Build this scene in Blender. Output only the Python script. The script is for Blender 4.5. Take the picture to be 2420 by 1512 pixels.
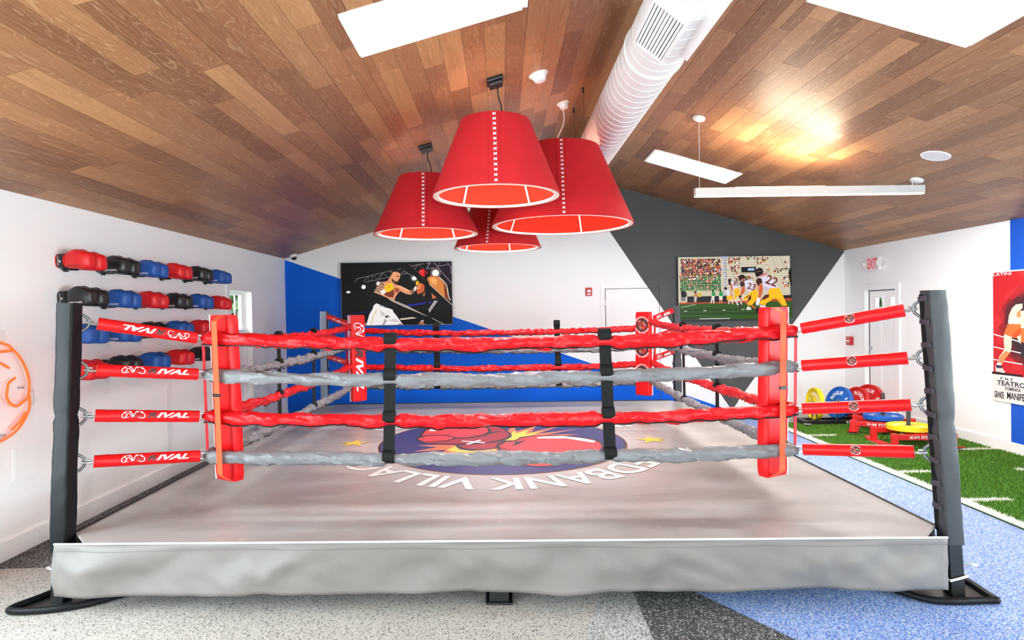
import bpy, bmesh, math, random
from mathutils import Vector, Matrix, noise
from math import sin, cos, pi, radians, sqrt, atan2

scene = bpy.context.scene
for o in list(bpy.data.objects):
    bpy.data.objects.remove(o)

# ------------------------------------------------------------------ camera
EYE = Vector((0, 0, 1.62))
YAW, PITCH, ROLL, FPX = 0.0167, 0.0137, 0.0168, 1406.23
fwd = Vector((sin(YAW) * cos(PITCH), cos(YAW) * cos(PITCH), -sin(PITCH)))
r0 = Vector((cos(YAW), -sin(YAW), 0))
d0 = fwd.cross(r0)
rgt = r0 * cos(ROLL) + d0 * sin(ROLL)
dwn = d0 * cos(ROLL) - r0 * sin(ROLL)
cam_data = bpy.data.cameras.new('camera')
cam_data.sensor_fit = 'HORIZONTAL'
cam_data.sensor_width = 36.0
cam_data.lens = 36.0 * FPX / 2420.0
cam_data.clip_start = 0.05
cam = bpy.data.objects.new('camera', cam_data)
scene.collection.objects.link(cam)
m3 = Matrix((rgt, -dwn, -fwd)).transposed()
cam.matrix_world = Matrix.Translation(EYE) @ m3.to_4x4()
scene.camera = cam

# ------------------------------------------------------------------ view, world
EXPOSURE = 0.42
scene.view_settings.view_transform = 'Standard'
scene.view_settings.look = 'None'
scene.view_settings.exposure = EXPOSURE
scene.view_settings.gamma = 1.0
scene.view_settings.use_curve_mapping = False
world = bpy.data.worlds.new('overcast_sky')
scene.world = world
world.use_nodes = True
bg = world.node_tree.nodes['Background']
bg.inputs['Color'].default_value = (0.825, 1.0, 1.045, 1)
bg.inputs['Strength'].default_value = 12.4
scene.cycles.use_denoising = True
scene.cycles.max_bounces = 5
scene.cycles.diffuse_bounces = 4
scene.cycles.glossy_bounces = 2
scene.cycles.transmission_bounces = 2
scene.cycles.transparent_max_bounces = 6
scene.cycles.caustics_reflective = False
scene.cycles.caustics_refractive = False
scene.cycles.use_adaptive_sampling = True
scene.cycles.adaptive_threshold = 0.14
scene.cycles.adaptive_min_samples = 16
scene.cycles.sample_clamp_indirect = 8.0

# ------------------------------------------------------------------ room numbers
XL, XR, YB, YF = -3.382, 5.448, 9.371, -2.6
HE, HR, XRG = 2.509, 3.787, 1.083
KL = (HR - HE) / (XRG - XL)
KR = (HR - HE) / (XR - XRG)
def ceil_z(x):
    return HE + KL * (x - XL) if x < XRG else HE + KR * (XR - x)
# ring frame: u to the right, v away, slightly out of square as it stands
RO = Vector((-0.0375, 5.6693, 0))
RR, RSH = -0.0403, -0.0383
EX = Vector((cos(RR), sin(RR), 0))
EY = Vector((-sin(RR) + RSH * cos(RR), cos(RR) + RSH * sin(RR), 0))
ZM = 0.382
def RW(p):
    return RO + EX * p[0] + EY * p[1] + Vector((0, 0, p[2]))

def area_light(name, loc, rot, sx, sy, power, color=(1, 1, 1), portal=False):
    l = bpy.data.lights.new(name, 'AREA')
    l.shape = 'RECTANGLE'; l.size = sx; l.size_y = sy
    l.energy = power; l.color = color
    if portal:
        l.cycles.is_portal = True
    o = bpy.data.objects.new(name, l)
    scene.collection.objects.link(o)
    o.location = loc; o.rotation_euler = rot
    return o
# daylight enters through the skylights and an unseen opening added behind the camera
area_light('added_opening_portal', (1.1, YF + 0.02, 1.05), (radians(-90), 0, pi), 1.8, 2.1, 1, portal=True)
SW_Y0, SW_Y1, SW_Z0, SW_Z1 = -1.9, 3.0, 0.35, 2.25      # unseen side glazing beside the camera, added for more daylight
area_light('added_glazing_portal', (XL - 0.02, (SW_Y0 + SW_Y1) / 2, 1.3), (0, radians(-90), 0), 1.9, 4.9, 1, portal=True)
area_light('added_glazing_portal', (XR + 0.02, (SW_Y0 + SW_Y1) / 2, 1.3), (0, radians(90), 0), 1.9, 4.9, 1, portal=True)

# ------------------------------------------------------------------ helpers
COL = scene.collection
def lin(c):
    return tuple(((x / 255) / 12.92 if x / 255 <= 0.04045 else (((x / 255) + 0.055) / 1.055) ** 2.4) for x in c)

class NT:
    def __init__(s, name):
        s.m = bpy.data.materials.new(name); s.m.use_nodes = True
        s.t = s.m.node_tree; s.n = s.t.nodes; s.b = s.n['Principled BSDF']
    def node(s, k, **kw):
        n = s.n.new(k)
        for a, v in kw.items():
            setattr(n, a, v)
        return n
    def link(s, a, b):
        s.t.links.new(a, b)
    def math(s, op, a, b=None, c=None):
        n = s.n.new('ShaderNodeMath'); n.operation = op
        for i, x in enumerate((a, b, c)):
            if x is None: continue
            if isinstance(x, (int, float)): n.inputs[i].default_value = x
            else: s.link(x, n.inputs[i])
        return n.outputs[0]
    def mix(s, f, a, b, blend='MIX'):
        n = s.n.new('ShaderNodeMix'); n.data_type = 'RGBA'; n.blend_type = blend
        for k, x in ((0, f), (6, a), (7, b)):
            if isinstance(x, (int, float)): n.inputs[k].default_value = x
            elif isinstance(x, tuple): n.inputs[k].default_value = x + (1,) if len(x) == 3 else x
            else: s.link(x, n.inputs[k])
        return n.outputs[2]
    def ramp(s, f, stops, interp='LINEAR'):
        n = s.n.new('ShaderNodeValToRGB'); cr = n.color_ramp; cr.interpolation = interp
        while len(cr.elements) < len(stops): cr.elements.new(0.5)
        for e, (p, c) in zip(cr.elements, stops):
            e.position = p; e.color = c + (1,)
        s.link(f, n.inputs[0]); return n.outputs[0]
    def pos(s):
        return s.node('ShaderNodeNewGeometry').outputs['Position']
    def noise(s, vec, scale, detail=3, rough=0.5, dist=0.0, w=None):
        n = s.n.new('ShaderNodeTexNoise')
        if w is not None:
            n.noise_dimensions = '4D'; s.link(w, n.inputs['W'])
        n.inputs['Scale'].default_value = scale; n.inputs['Detail'].default_value = detail
        n.inputs['Roughness'].default_value = rough; n.inputs['Distortion'].default_value = dist
        if vec is not None: s.link(vec, n.inputs['Vector'])
        return n.outputs['Fac']
    def mapping(s, vec, scale=(1, 1, 1)):
        n = s.n.new('ShaderNodeMapping'); n.inputs['Scale'].default_value = scale
        s.link(vec, n.inputs['Vector']); return n.outputs[0]
    def bump(s, h, strength=0.2, dist=0.01):
        n = s.n.new('ShaderNodeBump'); n.inputs['Strength'].default_value = strength
        n.inputs['Distance'].default_value = dist
        s.link(h, n.inputs['Height']); s.link(n.outputs[0], s.b.inputs['Normal'])

def pbr(name, c, rough=0.5, metal=0.0, var=0.0, vscale=3.0, bump=0.0, bscale=60.0, bdist=0.004, coat=0.0, spec=0.5):
    t = NT(name); c = lin(c)
    t.b.inputs['Base Color'].default_value = c + (1,)
    t.b.inputs['Roughness'].default_value = rough
    t.b.inputs['Metallic'].default_value = metal
    t.b.inputs['Specular IOR Level'].default_value = spec
    if coat: t.b.inputs['Coat Weight'].default_value = coat
    if var:
        f = t.noise(t.pos(), vscale, 2)
        dk = tuple(x * (1 - var) for x in c); lt = tuple(min(1, x * (1 + var * 0.6)) for x in c)
        t.link(t.ramp(f, [(0.3, dk), (0.7, lt)]), t.b.inputs['Base Color'])
    if bump:
        t.bump(t.noise(t.pos(), bscale, 1), bump, bdist)
    return t.m

def emit(name, c, strength):
    t = NT(name)
    t.b.inputs['Base Color'].default_value = lin(c) + (1,)
    t.b.inputs['Emission Color'].default_value = lin(c) + (1,)
    t.b.inputs['Emission Strength'].default_value = strength
    return t.m

def attr_mat(name, rough=0.5, emission=0.0, wear=0.0, depth=1.0):
    t = NT(name)
    a = t.node('ShaderNodeAttribute', attribute_name='Col')
    col = a.outputs['Color']
    if depth != 1.0: col = t.mix(1.0, col, (depth, depth, depth), 'MULTIPLY')
    if wear:
        f = t.noise(t.pos(), 9, 6, 0.7)
        col = t.mix(t.math('MULTIPLY', f, wear), col, lin((170, 165, 170)))
    if emission:
        t.b.inputs['Base Color'].default_value = (0.01, 0.01, 0.01, 1)
        t.link(col, t.b.inputs['Emission Color']); t.b.inputs['Emission Strength'].default_value = emission
    else:
        t.link(col, t.b.inputs['Base Color'])
    t.b.inputs['Roughness'].default_value = rough
    return t.m

def glass(name, tint=(1, 1, 1), gloss=0.08):
    t = NT(name); t.n.remove(t.b)
    tr = t.node('ShaderNodeBsdfTransparent'); tr.inputs[0].default_value = tint + (1,)
    gl = t.node('ShaderNodeBsdfGlossy'); gl.inputs['Roughness'].default_value = 0.02
    mx = t.node('ShaderNodeMixShader'); mx.inputs[0].default_value = gloss
    t.link(tr.outputs[0], mx.inputs[1]); t.link(gl.outputs[0], mx.inputs[2])
    t.link(mx.outputs[0], t.n['Material Output'].inputs['Surface'])
    return t.m

class MB:
    """collects shapes; build() links them as one mesh object"""
    def __init__(s):
        s.v = []; s.f = []; s.mi = []; s.cur = 0; s.cols = []; s.col = None
    def add(s, vs, fs):
        b = len(s.v); s.v += [Vector(p) for p in vs]
        for f in fs:
            s.f.append(tuple(i + b for i in f)); s.mi.append(s.cur); s.cols.append(s.col)
        return s
    def box(s, c, size, m=None):
        x, y, z = (k / 2 for k in size); c = Vector(c)
        vs = [Vector((a * x, b * y, d * z)) for a in (-1, 1) for b in (-1, 1) for d in (-1, 1)]
        if m is not None: vs = [m @ p for p in vs]
        return s.add([c + p for p in vs], [(0, 1, 3, 2), (4, 6, 7, 5), (0, 4, 5, 1), (2, 3, 7, 6), (0, 2, 6, 4), (1, 5, 7, 3)])
    def bx(s, x0, x1, y0, y1, z0, z1):
        return s.box(((x0 + x1) / 2, (y0 + y1) / 2, (z0 + z1) / 2), (abs(x1 - x0), abs(y1 - y0), abs(z1 - z0)))
    def tube(s, pts, r, n=8, closed=False, caps=True, up=None):
        pts = [Vector(p) for p in pts]; k = len(pts); rings = []
        prev = None
        for i in range(k):
            if closed: t = pts[(i + 1) % k] - pts[i - 1]
            else: t = pts[min(i + 1, k - 1)] - pts[max(i - 1, 0)]
            t.normalize()
            if prev is None:
                a = Vector((0, 0, 1)) if abs(t.z) < 0.9 else Vector((1, 0, 0))
                a = (a - t * a.dot(t)).normalized()
            else:
                a = (prev - t * prev.dot(t)).normalized()
            prev = a; b = t.cross(a)
            ri = r(i / max(1, k - 1)) if callable(r) else r
            rings.append([pts[i] + (a * cos(2 * pi * j / n) + b * sin(2 * pi * j / n)) * ri for j in range(n)])
        vs = [p for q in rings for p in q]; fs = []
        for i in range(k if closed else k - 1):
            i2 = (i + 1) % k
            for j in range(n):
                fs.append((i * n + j, i * n + (j + 1) % n, i2 * n + (j + 1) % n, i2 * n + j))
        if caps and not closed:
            fs.append(tuple(range(n - 1, -1, -1))); fs.append(tuple((k - 1) * n + j for j in range(n)))
        return s.add(vs, fs)
    def lathe(s, prof, n=24, c=(0, 0, 0), m=None, closed=False):
        c = Vector(c); vs = []; k = len(prof)
        for r, z in prof:
            for j in range(n):
                p = Vector((r * cos(2 * pi * j / n), r * sin(2 * pi * j / n), z))
                vs.append(c + (m @ p if m is not None else p))
        fs = []
        for i in range(k if closed else k - 1):
            i2 = (i + 1) % k
            for j in range(n):
                fs.append((i * n + j, i * n + (j + 1) % n, i2 * n + (j + 1) % n, i2 * n + j))
        return s.add(vs, fs)
    def prism(s, poly, fn, d0, d1):
        """poly 2D, fn(u,v,d)->3D"""
        n = len(poly)
        vs = [fn(u, v, d0) for u, v in poly] + [fn(u, v, d1) for u, v in poly]
        fs = [tuple(range(n - 1, -1, -1)), tuple(range(n, 2 * n))]
        fs += [(i, (i + 1) % n, n + (i + 1) % n, n + i) for i in range(n)]
        return s.add(vs, fs)
    def grid(s, nu, nv, fn):
        vs = [fn(i / nu, j / nv) for j in range(nv + 1) for i in range(nu + 1)]
        fs = [(j * (nu + 1) + i, j * (nu + 1) + i + 1, (j + 1) * (nu + 1) + i + 1, (j + 1) * (nu + 1) + i) for j in range(nv) for i in range(nu)]
        return s.add(vs, fs)
    def mesh(s, name, mats, xf=None, origin=None):
        vs = s.v if xf is None else [xf(p) for p in s.v]
        if origin is not None: vs = [p - origin for p in vs]
        me = bpy.data.meshes.new(name)
        me.from_pydata([tuple(p) for p in vs], [], s.f)
        if not isinstance(mats, (list, tuple)): mats = [mats]
        for m in mats: me.materials.append(m)
        if len(mats) > 1: me.polygons.foreach_set('material_index', s.mi)
        if any(c is not None for c in s.cols):
            at = me.color_attributes.new('Col', 'FLOAT_COLOR', 'CORNER'); buf = []
            for f, c in zip(s.f, s.cols):
                buf += (list(lin(c or (128, 128, 128))) + [1.0]) * len(f)
            at.data.foreach_set('color', buf)
        bm = bmesh.new(); bm.from_mesh(me)
        if not any(c is not None for c in s.cols):
            bmesh.ops.recalc_face_normals(bm, faces=bm.faces)
        bm.to_mesh(me); bm.free(); me.update()
        return me
    def build(s, name, mats, parent=None, loc=None, rot=None, smooth=None, bevel=0, xf=None, origin=None, label=None):
        me = s.mesh(name, mats, xf, origin)
        o = bpy.data.objects.new(name, me); COL.objects.link(o)
        if parent is not None: o.parent = parent
        if loc is not None: o.location = loc
        elif origin is not None and parent is None: o.location = origin
        if rot is not None: o.rotation_euler = rot
        if smooth is not None: shade(me, smooth)
        if bevel:
            b = o.modifiers.new('bevel', 'BEVEL'); b.width = bevel; b.segments = 2; b.limit_method = 'ANGLE'
        if label: o['label'] = label
        return o

def shade(me, angle=40):
    for p in me.polygons: p.use_smooth = True
    try:
        me.set_sharp_from_angle(angle=radians(angle))
    except Exception:
        pass

def empty(name, loc=(0, 0, 0), rot=(0, 0, 0)):
    o = bpy.data.objects.new(name, None); COL.objects.link(o)
    o.empty_display_size = 0.1; o.location = loc; o.rotation_euler = rot
    return o
def tag(o, label, cat, group=None):
    o['label'] = label; o['category'] = cat
    if group: o['group'] = group
    return o
def thing(name, label, cat, loc=(0, 0, 0), rot=(0, 0, 0), group=None):
    return tag(empty(name, loc, rot), label, cat, group)
def struct(o):
    o['kind'] = 'structure'; return o
def dup(o, parent=None):
    c = o.copy(); COL.objects.link(c); c.parent = parent
    for ch in o.children: dup(ch, c)
    return c

_tc = {}
def text2d(txt, shear=0.0, bold=0.0):
    """list of (verts2d, faces) with cap height about 0.7 at size 1; returns verts, faces, width"""
    k = (txt, shear, bold)
    if k not in _tc:
        cu = bpy.data.curves.new('lettering', 'FONT'); cu.body = txt; cu.size = 1.0; cu.shear = shear; cu.offset = bold
        cu.resolution_u = 3
        o = bpy.data.objects.new('lettering', cu); COL.objects.link(o)
        bpy.context.view_layer.update()
        me = bpy.data.meshes.new_from_object(o.evaluated_get(bpy.context.evaluated_depsgraph_get()))
        vs = [(v.co.x, v.co.y) for v in me.vertices]; fs = [tuple(p.vertices) for p in me.polygons]
        bpy.data.objects.remove(o); bpy.data.curves.remove(cu); bpy.data.meshes.remove(me)
        x0 = min(v[0] for v in vs); x1 = max(v[0] for v in vs); y0 = min(v[1] for v in vs); y1 = max(v[1] for v in vs)
        vs = [((x - x0) / (y1 - y0), (y - y0) / (y1 - y0)) for x, y in vs]
        _tc[k] = (vs, fs, (x1 - x0) / (y1 - y0))
    return _tc[k]

class Flat:
    """flat print: coloured polygons in layers, later mapped onto a surface"""
    def __init__(s):
        s.items = []          # (verts2d, faces, colour, layer)
        s.layer = 0
    def poly(s, c, pts):
        s.items.append((list(pts), [tuple(range(len(pts)))], c, s.layer)); s.layer += 1
    def rect(s, c, x0, y0, x1, y1):
        s.poly(c, [(x0, y0), (x1, y0), (x1, y1), (x0, y1)])
    def line(s, c, w, pts):
        vs = []; fs = []
        for a, b in zip(pts, pts[1:]):
            a = Vector(a); b = Vector(b); d = (b - a)
            if d.length < 1e-6: continue
            d.normalize(); n = Vector((-d.y, d.x)) * w / 2; e = d * w * 0.3; k = len(vs)
            vs += [tuple(a - e + n), tuple(a - e - n), tuple(b + e - n), tuple(b + e + n)]; fs.append((k, k + 1, k + 2, k + 3))
        for f in fs:
            s.items.append(([vs[i] for i in f], [(0, 1, 2, 3)], c, s.layer)); s.layer += 1
    def disc(s, c, p, rx, ry=None, n=24):
        ry = ry or rx
        s.poly(c, [(p[0] + rx * cos(2 * pi * i / n), p[1] + ry * sin(2 * pi * i / n)) for i in range(n)])
    def text(s, c, txt, p, h, w=None, ang=0.0, shear=0.0, bold=0.0, flipy=False):
        vs, fs, wd = text2d(txt, shear, bold)
        sx = (w / wd) if w else h; ca, sa = cos(ang), sin(ang); out = []
        for x, y in vs:
            a, b = x * sx, y * h * (-1 if flipy else 1)
            out.append((p[0] + a * ca - b * sa, p[1] + a * sa + b * ca))
        s.items.append((out, fs, c, s.layer)); s.layer += 1
    def arc_text(s, c, txt, r, h, a0, a1, bold=0.0):
        """tops outward, from angle a0 down to a1 (clockwise)"""
        vs, fs, wd = text2d(txt, 0.0, bold); out = []
        for x, y in vs:
            t = a0 + (a1 - a0) * x / wd; rr = r + y * h
            out.append((rr * cos(t), rr * sin(t)))
        s.items.append((out, fs, c, s.layer)); s.layer += 1
    def art(s, data, aspect=1.0, flip=True):
        """art in unit square, v down -> metres handled by mapping"""
        for it in data:
            c = tuple(it[1])
            if it[0] == 'p': s.poly(c, it[2])
            elif it[0] == 'l': s.line(c, it[2], it[3])
            elif it[0] == 'c': s.disc(c, it[2], it[3], it[4])
    def into(s, mb, fn, step=0.0002):
        for vs, fs, c, l in s.items:
            mb.col = c; mb.add([fn(p[0], p[1], l * step) for p in vs], fs)
        mb.col = None
        return mb
TV1_ART=[["p",[30,16,34],[[0.7298,0.0242],[0.9921,0.0091],[0.9927,0.3986],[0.8595,0.1606]]],["l",[120,116,112],0.0048,[[0.1433,0.2536],[0.2863,0.2026],[0.4644,0.1294],[0.5485,0.1084]]],["l",[120,116,112],0.0048,[[0.2224,0.307],[0.3384,0.2709],[0.4453,0.2283]]],["l",[110,106,102],0.004,[[0.1245,0.3082],[0.1477,0.2537]]],["l",[110,106,102],0.004,[[0.2048,0.3002],[0.2461,0.2211]]],["l",[90,88,86],0.0035,[[0.247,0.3013],[0.2505,0.2212]]],["l",[90,88,86],0.0035,[[0.2783,0.2849],[0.2817,0.2142]]],["l",[130,126,122],0.0044,[[0.3387,0.2551],[0.3798,0.1739]]],["l",[90,88,86],0.0035,[[0.2861,0.2144],[0.3254,0.2563]]],["l",[90,88,86],0.0035,[[0.382,0.1779],[0.4231,0.2356]]],["l",[120,116,112],0.0048,[[0.5429,0.1982],[0.6048,0.1766]]],["l",[120,116,112],0.0044,[[0.5702,0.1325],[0.5431,0.1826]]],["l",[120,116,112],0.0053,[[0.5701,0.1403],[0.6654,0.2565]]],["l",[140,134,134],0.0053,[[0.6238,0.0716],[0.7428,0.0309]]],["l",[130,124,122],0.0044,[[0.6582,0.1328],[0.6898,0.062]]],["l",[90,86,86],0.004,[[0.6965,0.0528],[0.7463,0.1066]]],["l",[140,134,134],0.0053,[[0.7681,0.1173],[0.8362,0.0976]]],["l",[150,140,140],0.0053,[[0.7735,0.0334],[0.8087,0.0173],[0.7726,0.1035]]],["l",[140,134,140],0.0053,[[0.8414,0.0183],[0.8862,0.1186],[0.9932,0.3439]]],["l",[130,124,130],0.0053,[[0.8779,0.077],[0.9655,0.051]]],["l",[120,110,120],0.0044,[[0.8939,0.0184],[0.878,0.0677]]],["l",[140,130,140],0.0053,[[0.9615,0.0198],[0.9912,0.0945],[0.9937,0.1957]]],["c",[60,58,56],[0.2033,0.3853],0.0256,0.0256],["c",[255,255,255],[0.2033,0.3853],0.0176,0.0176],["c",[60,58,56],[0.066,0.4622],0.0247,0.0159],["c",[255,255,255],[0.066,0.4622],0.0167,0.0088],["c",[70,66,64],[0.3352,0.3337],0.0256,0.0256],["c",[255,255,255],[0.3374,0.3353],0.0167,0.0167],["c",[80,74,70],[0.6588,0.2564],0.0352,0.0352],["c",[255,255,255],[0.661,0.2603],0.022,0.0185],["c",[100,82,84],[0.8527,0.1838],0.0485,0.0485],["c",[255,255,255],[0.8527,0.1838],0.03,0.03],["l",[22,30,96],0.0062,[[0.0121,0.8326],[0.1426,0.7996],[0.2593,0.7704]]],["p",[24,34,140],[[0.5893,0.6791],[0.8104,0.6308],[0.8101,0.6567],[0.5978,0.7045]]],["p",[190,176,160],[[0.52,0.8912],[0.6399,0.87],[0.675,0.8905],[0.5329,0.9168]]],["p",[120,110,104],[[0.1802,0.9557],[0.2295,0.9487],[0.2242,1.0004],[0.1794,1.0035]]],["p",[212,138,98],[[0.4477,0.219],[0.4178,0.2966],[0.3822,0.3098],[0.4167,0.3674],[0.474,0.3846],[0.4835,0.3377],[0.4579,0.2742]]],["p",[214,142,100],[[0.3777,0.3113],[0.4441,0.3131],[0.4745,0.3469],[0.5272,0.3704],[0.5622,0.3988],[0.6188,0.4514],[0.6319,0.4674],[0.6268,0.5184],[0.5828,0.5055],[0.5304,0.4569],[0.5169,0.4802],[0.4894,0.5425],[0.4751,0.6132],[0.4269,0.5725],[0.3786,0.5397],[0.3525,0.5075],[0.385,0.4137]]],["p",[120,48,30],[[0.3839,0.4846],[0.469,0.4238],[0.4814,0.4872],[0.4671,0.5577],[0.4273,0.5489],[0.3966,0.5244]]],["p",[150,70,42],[[0.4781,0.4083],[0.5222,0.4174],[0.5216,0.4567],[0.4991,0.4876],[0.4818,0.4557]]],["p",[236,170,124],[[0.4833,0.3534],[0.5272,0.3719],[0.5665,0.4028],[0.6144,0.4513],[0.5834,0.4583],[0.5268,0.4018]]],["p",[200,150,120],[[0.3187,0.3962],[0.3419,0.3339],[0.3689,0.3047],[0.3907,0.3273],[0.3934,0.3825],[0.3759,0.4293],[0.3569,0.5116],[0.3258,0.5068],[0.293,0.4744],[0.3024,0.4431]]],["l",[60,44,40],0.0062,[[0.3461,0.3497],[0.3729,0.3347],[0.3857,0.3665]]],["l",[60,44,40],0.0062,[[0.3277,0.3886],[0.3545,0.3814],[0.3808,0.3979]]],["l",[60,44,40],0.0062,[[0.3139,0.4197],[0.3451,0.4127],[0.3668,0.4448]]],["l",[60,44,40],0.007,[[0.3045,0.451],[0.3313,0.4439],[0.3529,0.4838]]],["l",[70,50,44],0.0044,[[0.3643,0.3187],[0.3749,0.3505],[0.3676,0.3897]]],["p",[222,150,108],[[0.45,0.1485],[0.4515,0.2583],[0.4618,0.3136],[0.4791,0.3376],[0.5033,0.3477],[0.5127,0.3071],[0.5266,0.2605],[0.5362,0.2059],[0.5388,0.1746],[0.517,0.1544],[0.4862,0.1535]]],["p",[24,18,18],[[0.4552,0.1565],[0.4668,0.1161],[0.5044,0.1094],[0.5305,0.1337],[0.5423,0.1747],[0.5377,0.1918],[0.5213,0.1663],[0.4906,0.1513],[0.4684,0.1585],[0.4567,0.2036],[0.4493,0.1955]]],["p",[40,24,20],[[0.456,0.2506],[0.4668,0.2705],[0.4905,0.3104],[0.5115,0.2993],[0.5077,0.3478],[0.4835,0.3377],[0.464,0.3136]]],["p",[60,30,24],[[0.5021,0.2127],[0.5232,0.2196],[0.5203,0.2383],[0.5049,0.23]]],["p",[170,90,66],[[0.4931,0.287],[0.5107,0.2914],[0.5083,0.3031],[0.4929,0.2987]]],["p",[232,222,212],[[0.3488,0.4601],[0.3871,0.4217],[0.4085,0.4695],[0.3701,0.5174]]],["p",[242,188,16],[[0.3921,0.3824],[0.4171,0.3438],[0.4527,0.3275],[0.4677,0.3609],[0.4744,0.4161],[0.442,0.4546],[0.4151,0.4744],[0.3979,0.4377]]],["p",[190,130,10],[[0.4151,0.4744],[0.442,0.4546],[0.4744,0.4161],[0.4688,0.4356],[0.4373,0.4703]]],["c",[150,110,20],[0.432,0.3835],0.0132,0.0132],["c",[242,188,16],[0.432,0.3835],0.0097,0.0097],["p",[150,112,90],[[0.6166,0.4513],[0.6499,0.4349],[0.6649,0.4683],[0.6312,0.5209]]],["l",[70,50,44],0.0053,[[0.6274,0.4673],[0.6496,0.46],[0.6448,0.4913]]],["p",[216,206,200],[[0.6501,0.4208],[0.6727,0.3782],[0.6863,0.4139],[0.6636,0.4683]]],["p",[236,196,16],[[0.6709,0.3429],[0.6846,0.3002],[0.7042,0.3164],[0.6815,0.3784]]],["p",[192,88,46],[[0.6863,0.3433],[0.726,0.335],[0.7519,0.3764],[0.7486,0.4626],[0.724,0.495],[0.6886,0.5129],[0.6794,0.4687],[0.6857,0.3903]]],["p",[228,128,78],[[0.6906,0.3512],[0.7215,0.3443],[0.7164,0.399],[0.6981,0.4534],[0.6873,0.4375]]],["p",[204,124,60],[[0.7707,0.2674],[0.8019,0.2292],[0.8589,0.223],[0.8977,0.2709],[0.9319,0.35],[0.9572,0.4446],[0.9605,0.5543],[0.9774,0.6175],[0.9211,0.5533],[0.8477,0.4417],[0.8003,0.3621]]],["p",[112,48,22],[[0.9232,0.342],[0.9507,0.4366],[0.9583,0.5543],[0.9739,0.6112],[0.9341,0.5631],[0.9288,0.4438]]],["p",[232,160,90],[[0.797,0.2681],[0.8411,0.2459],[0.8669,0.2935],[0.8572,0.3793],[0.8137,0.3468]]],["l",[236,226,222],0.0053,[[0.8848,0.2487],[0.9193,0.3028],[0.9492,0.3661],[0.9606,0.4603],[0.965,0.5388],[0.9818,0.6176]]],["p",[184,104,54],[[0.812,0.4956],[0.8603,0.5754],[0.8197,0.5901]]],["p",[150,84,44],[[0.7326,0.5172],[0.7551,0.4706],[0.7544,0.5334],[0.7401,0.5488]]],["p",[216,24,30],[[0.7018,0.156],[0.7198,0.1214],[0.7506,0.1168],[0.7766,0.1426],[0.7814,0.1817],[0.7624,0.2296],[0.7272,0.2325],[0.697,0.1871]]],["p",[246,80,76],[[0.7107,0.1484],[0.7285,0.1318],[0.7369,0.157],[0.7191,0.1799]]],["p",[170,164,168],[[0.7825,0.7625],[0.837,0.618],[0.8685,0.6227],[0.7917,0.8084]]],["l",[60,56,60],0.0035,[[0.8,0.7707],[0.8477,0.6379]]],["p",[172,98,62],[[0.6915,0.9915],[0.7009,0.9465],[0.7273,0.9549],[0.7556,0.9927]]],["p",[170,164,160],[[0.7099,0.9269],[0.7401,0.9196],[0.7339,0.9574],[0.7185,0.9524]]],["p",[10,8,9],[[0.5542,0.0188],[0.6069,0.0204],[0.7016,0.1755],[0.7832,0.3225],[0.8131,0.3937],[0.9986,0.6887],[0.9998,0.791],[0.752,0.3608],[0.6829,0.2649]]],["l",[214,190,170],0.0053,[[0.796,0.358],[0.8563,0.4576],[0.9964,0.6902]]],["l",[120,60,50],0.0035,[[0.6111,0.0361],[0.7016,0.1716],[0.7701,0.3221]]],["p",[10,8,9],[[0.7539,0.0172],[0.7693,0.0177],[0.7714,0.2127],[0.7831,0.3303],[0.7836,0.8572],[0.7594,0.8567],[0.7586,0.3609]]],["p",[8,7,8],[[0.2382,0.4256],[0.3524,0.5154],[0.4796,0.6093],[0.7813,0.8667],[0.7198,0.84],[0.4691,0.7237],[0.3456,0.6615],[0.2797,0.6084]]],["p",[168,150,138],[[0.4051,0.5522],[0.4841,0.6071],[0.5892,0.6885],[0.7821,0.8714],[0.7462,0.8485],[0.558,0.706],[0.4485,0.6125]]],["l",[160,150,142],0.0053,[[0.8119,0.8934],[0.9296,1.0025]]],["p",[228,222,220],[[0.3148,0.6449],[0.35,0.6695],[0.4114,0.7184],[0.4598,0.7488],[0.4681,0.791],[0.4897,0.835],[0.5368,0.955],[0.554,0.9951],[0.4874,0.9937],[0.4073,0.9969],[0.3628,0.9928],[0.2197,1.0012],[0.2347,0.909],[0.2495,0.8219],[0.2823,0.7273],[0.2897,0.6799]]],["p",[158,152,156],[[0.3628,0.9928],[0.3888,0.8924],[0.4085,0.9166],[0.3828,0.9932]]],["p",[196,190,192],[[0.3485,0.7606],[0.3924,0.8012],[0.3782,0.8564],[0.3498,0.824]]],["p",[196,190,192],[[0.4085,0.9166],[0.4889,0.8905],[0.5235,0.9547],[0.4527,0.9374]]],["p",[170,100,70],[[0.4919,0.9938],[0.5322,0.9668],[0.5452,0.9949]]],["l",[206,164,60],0.0057,[[0.3175,0.7519],[0.2848,0.8465],[0.2609,0.9988]]],["t",[20,18,18],"SYLE",[0.3451,0.6987],0.0264,-10],["t",[20,18,18],"ML",[0.3956,0.8846],0.0264,12]]
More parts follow.
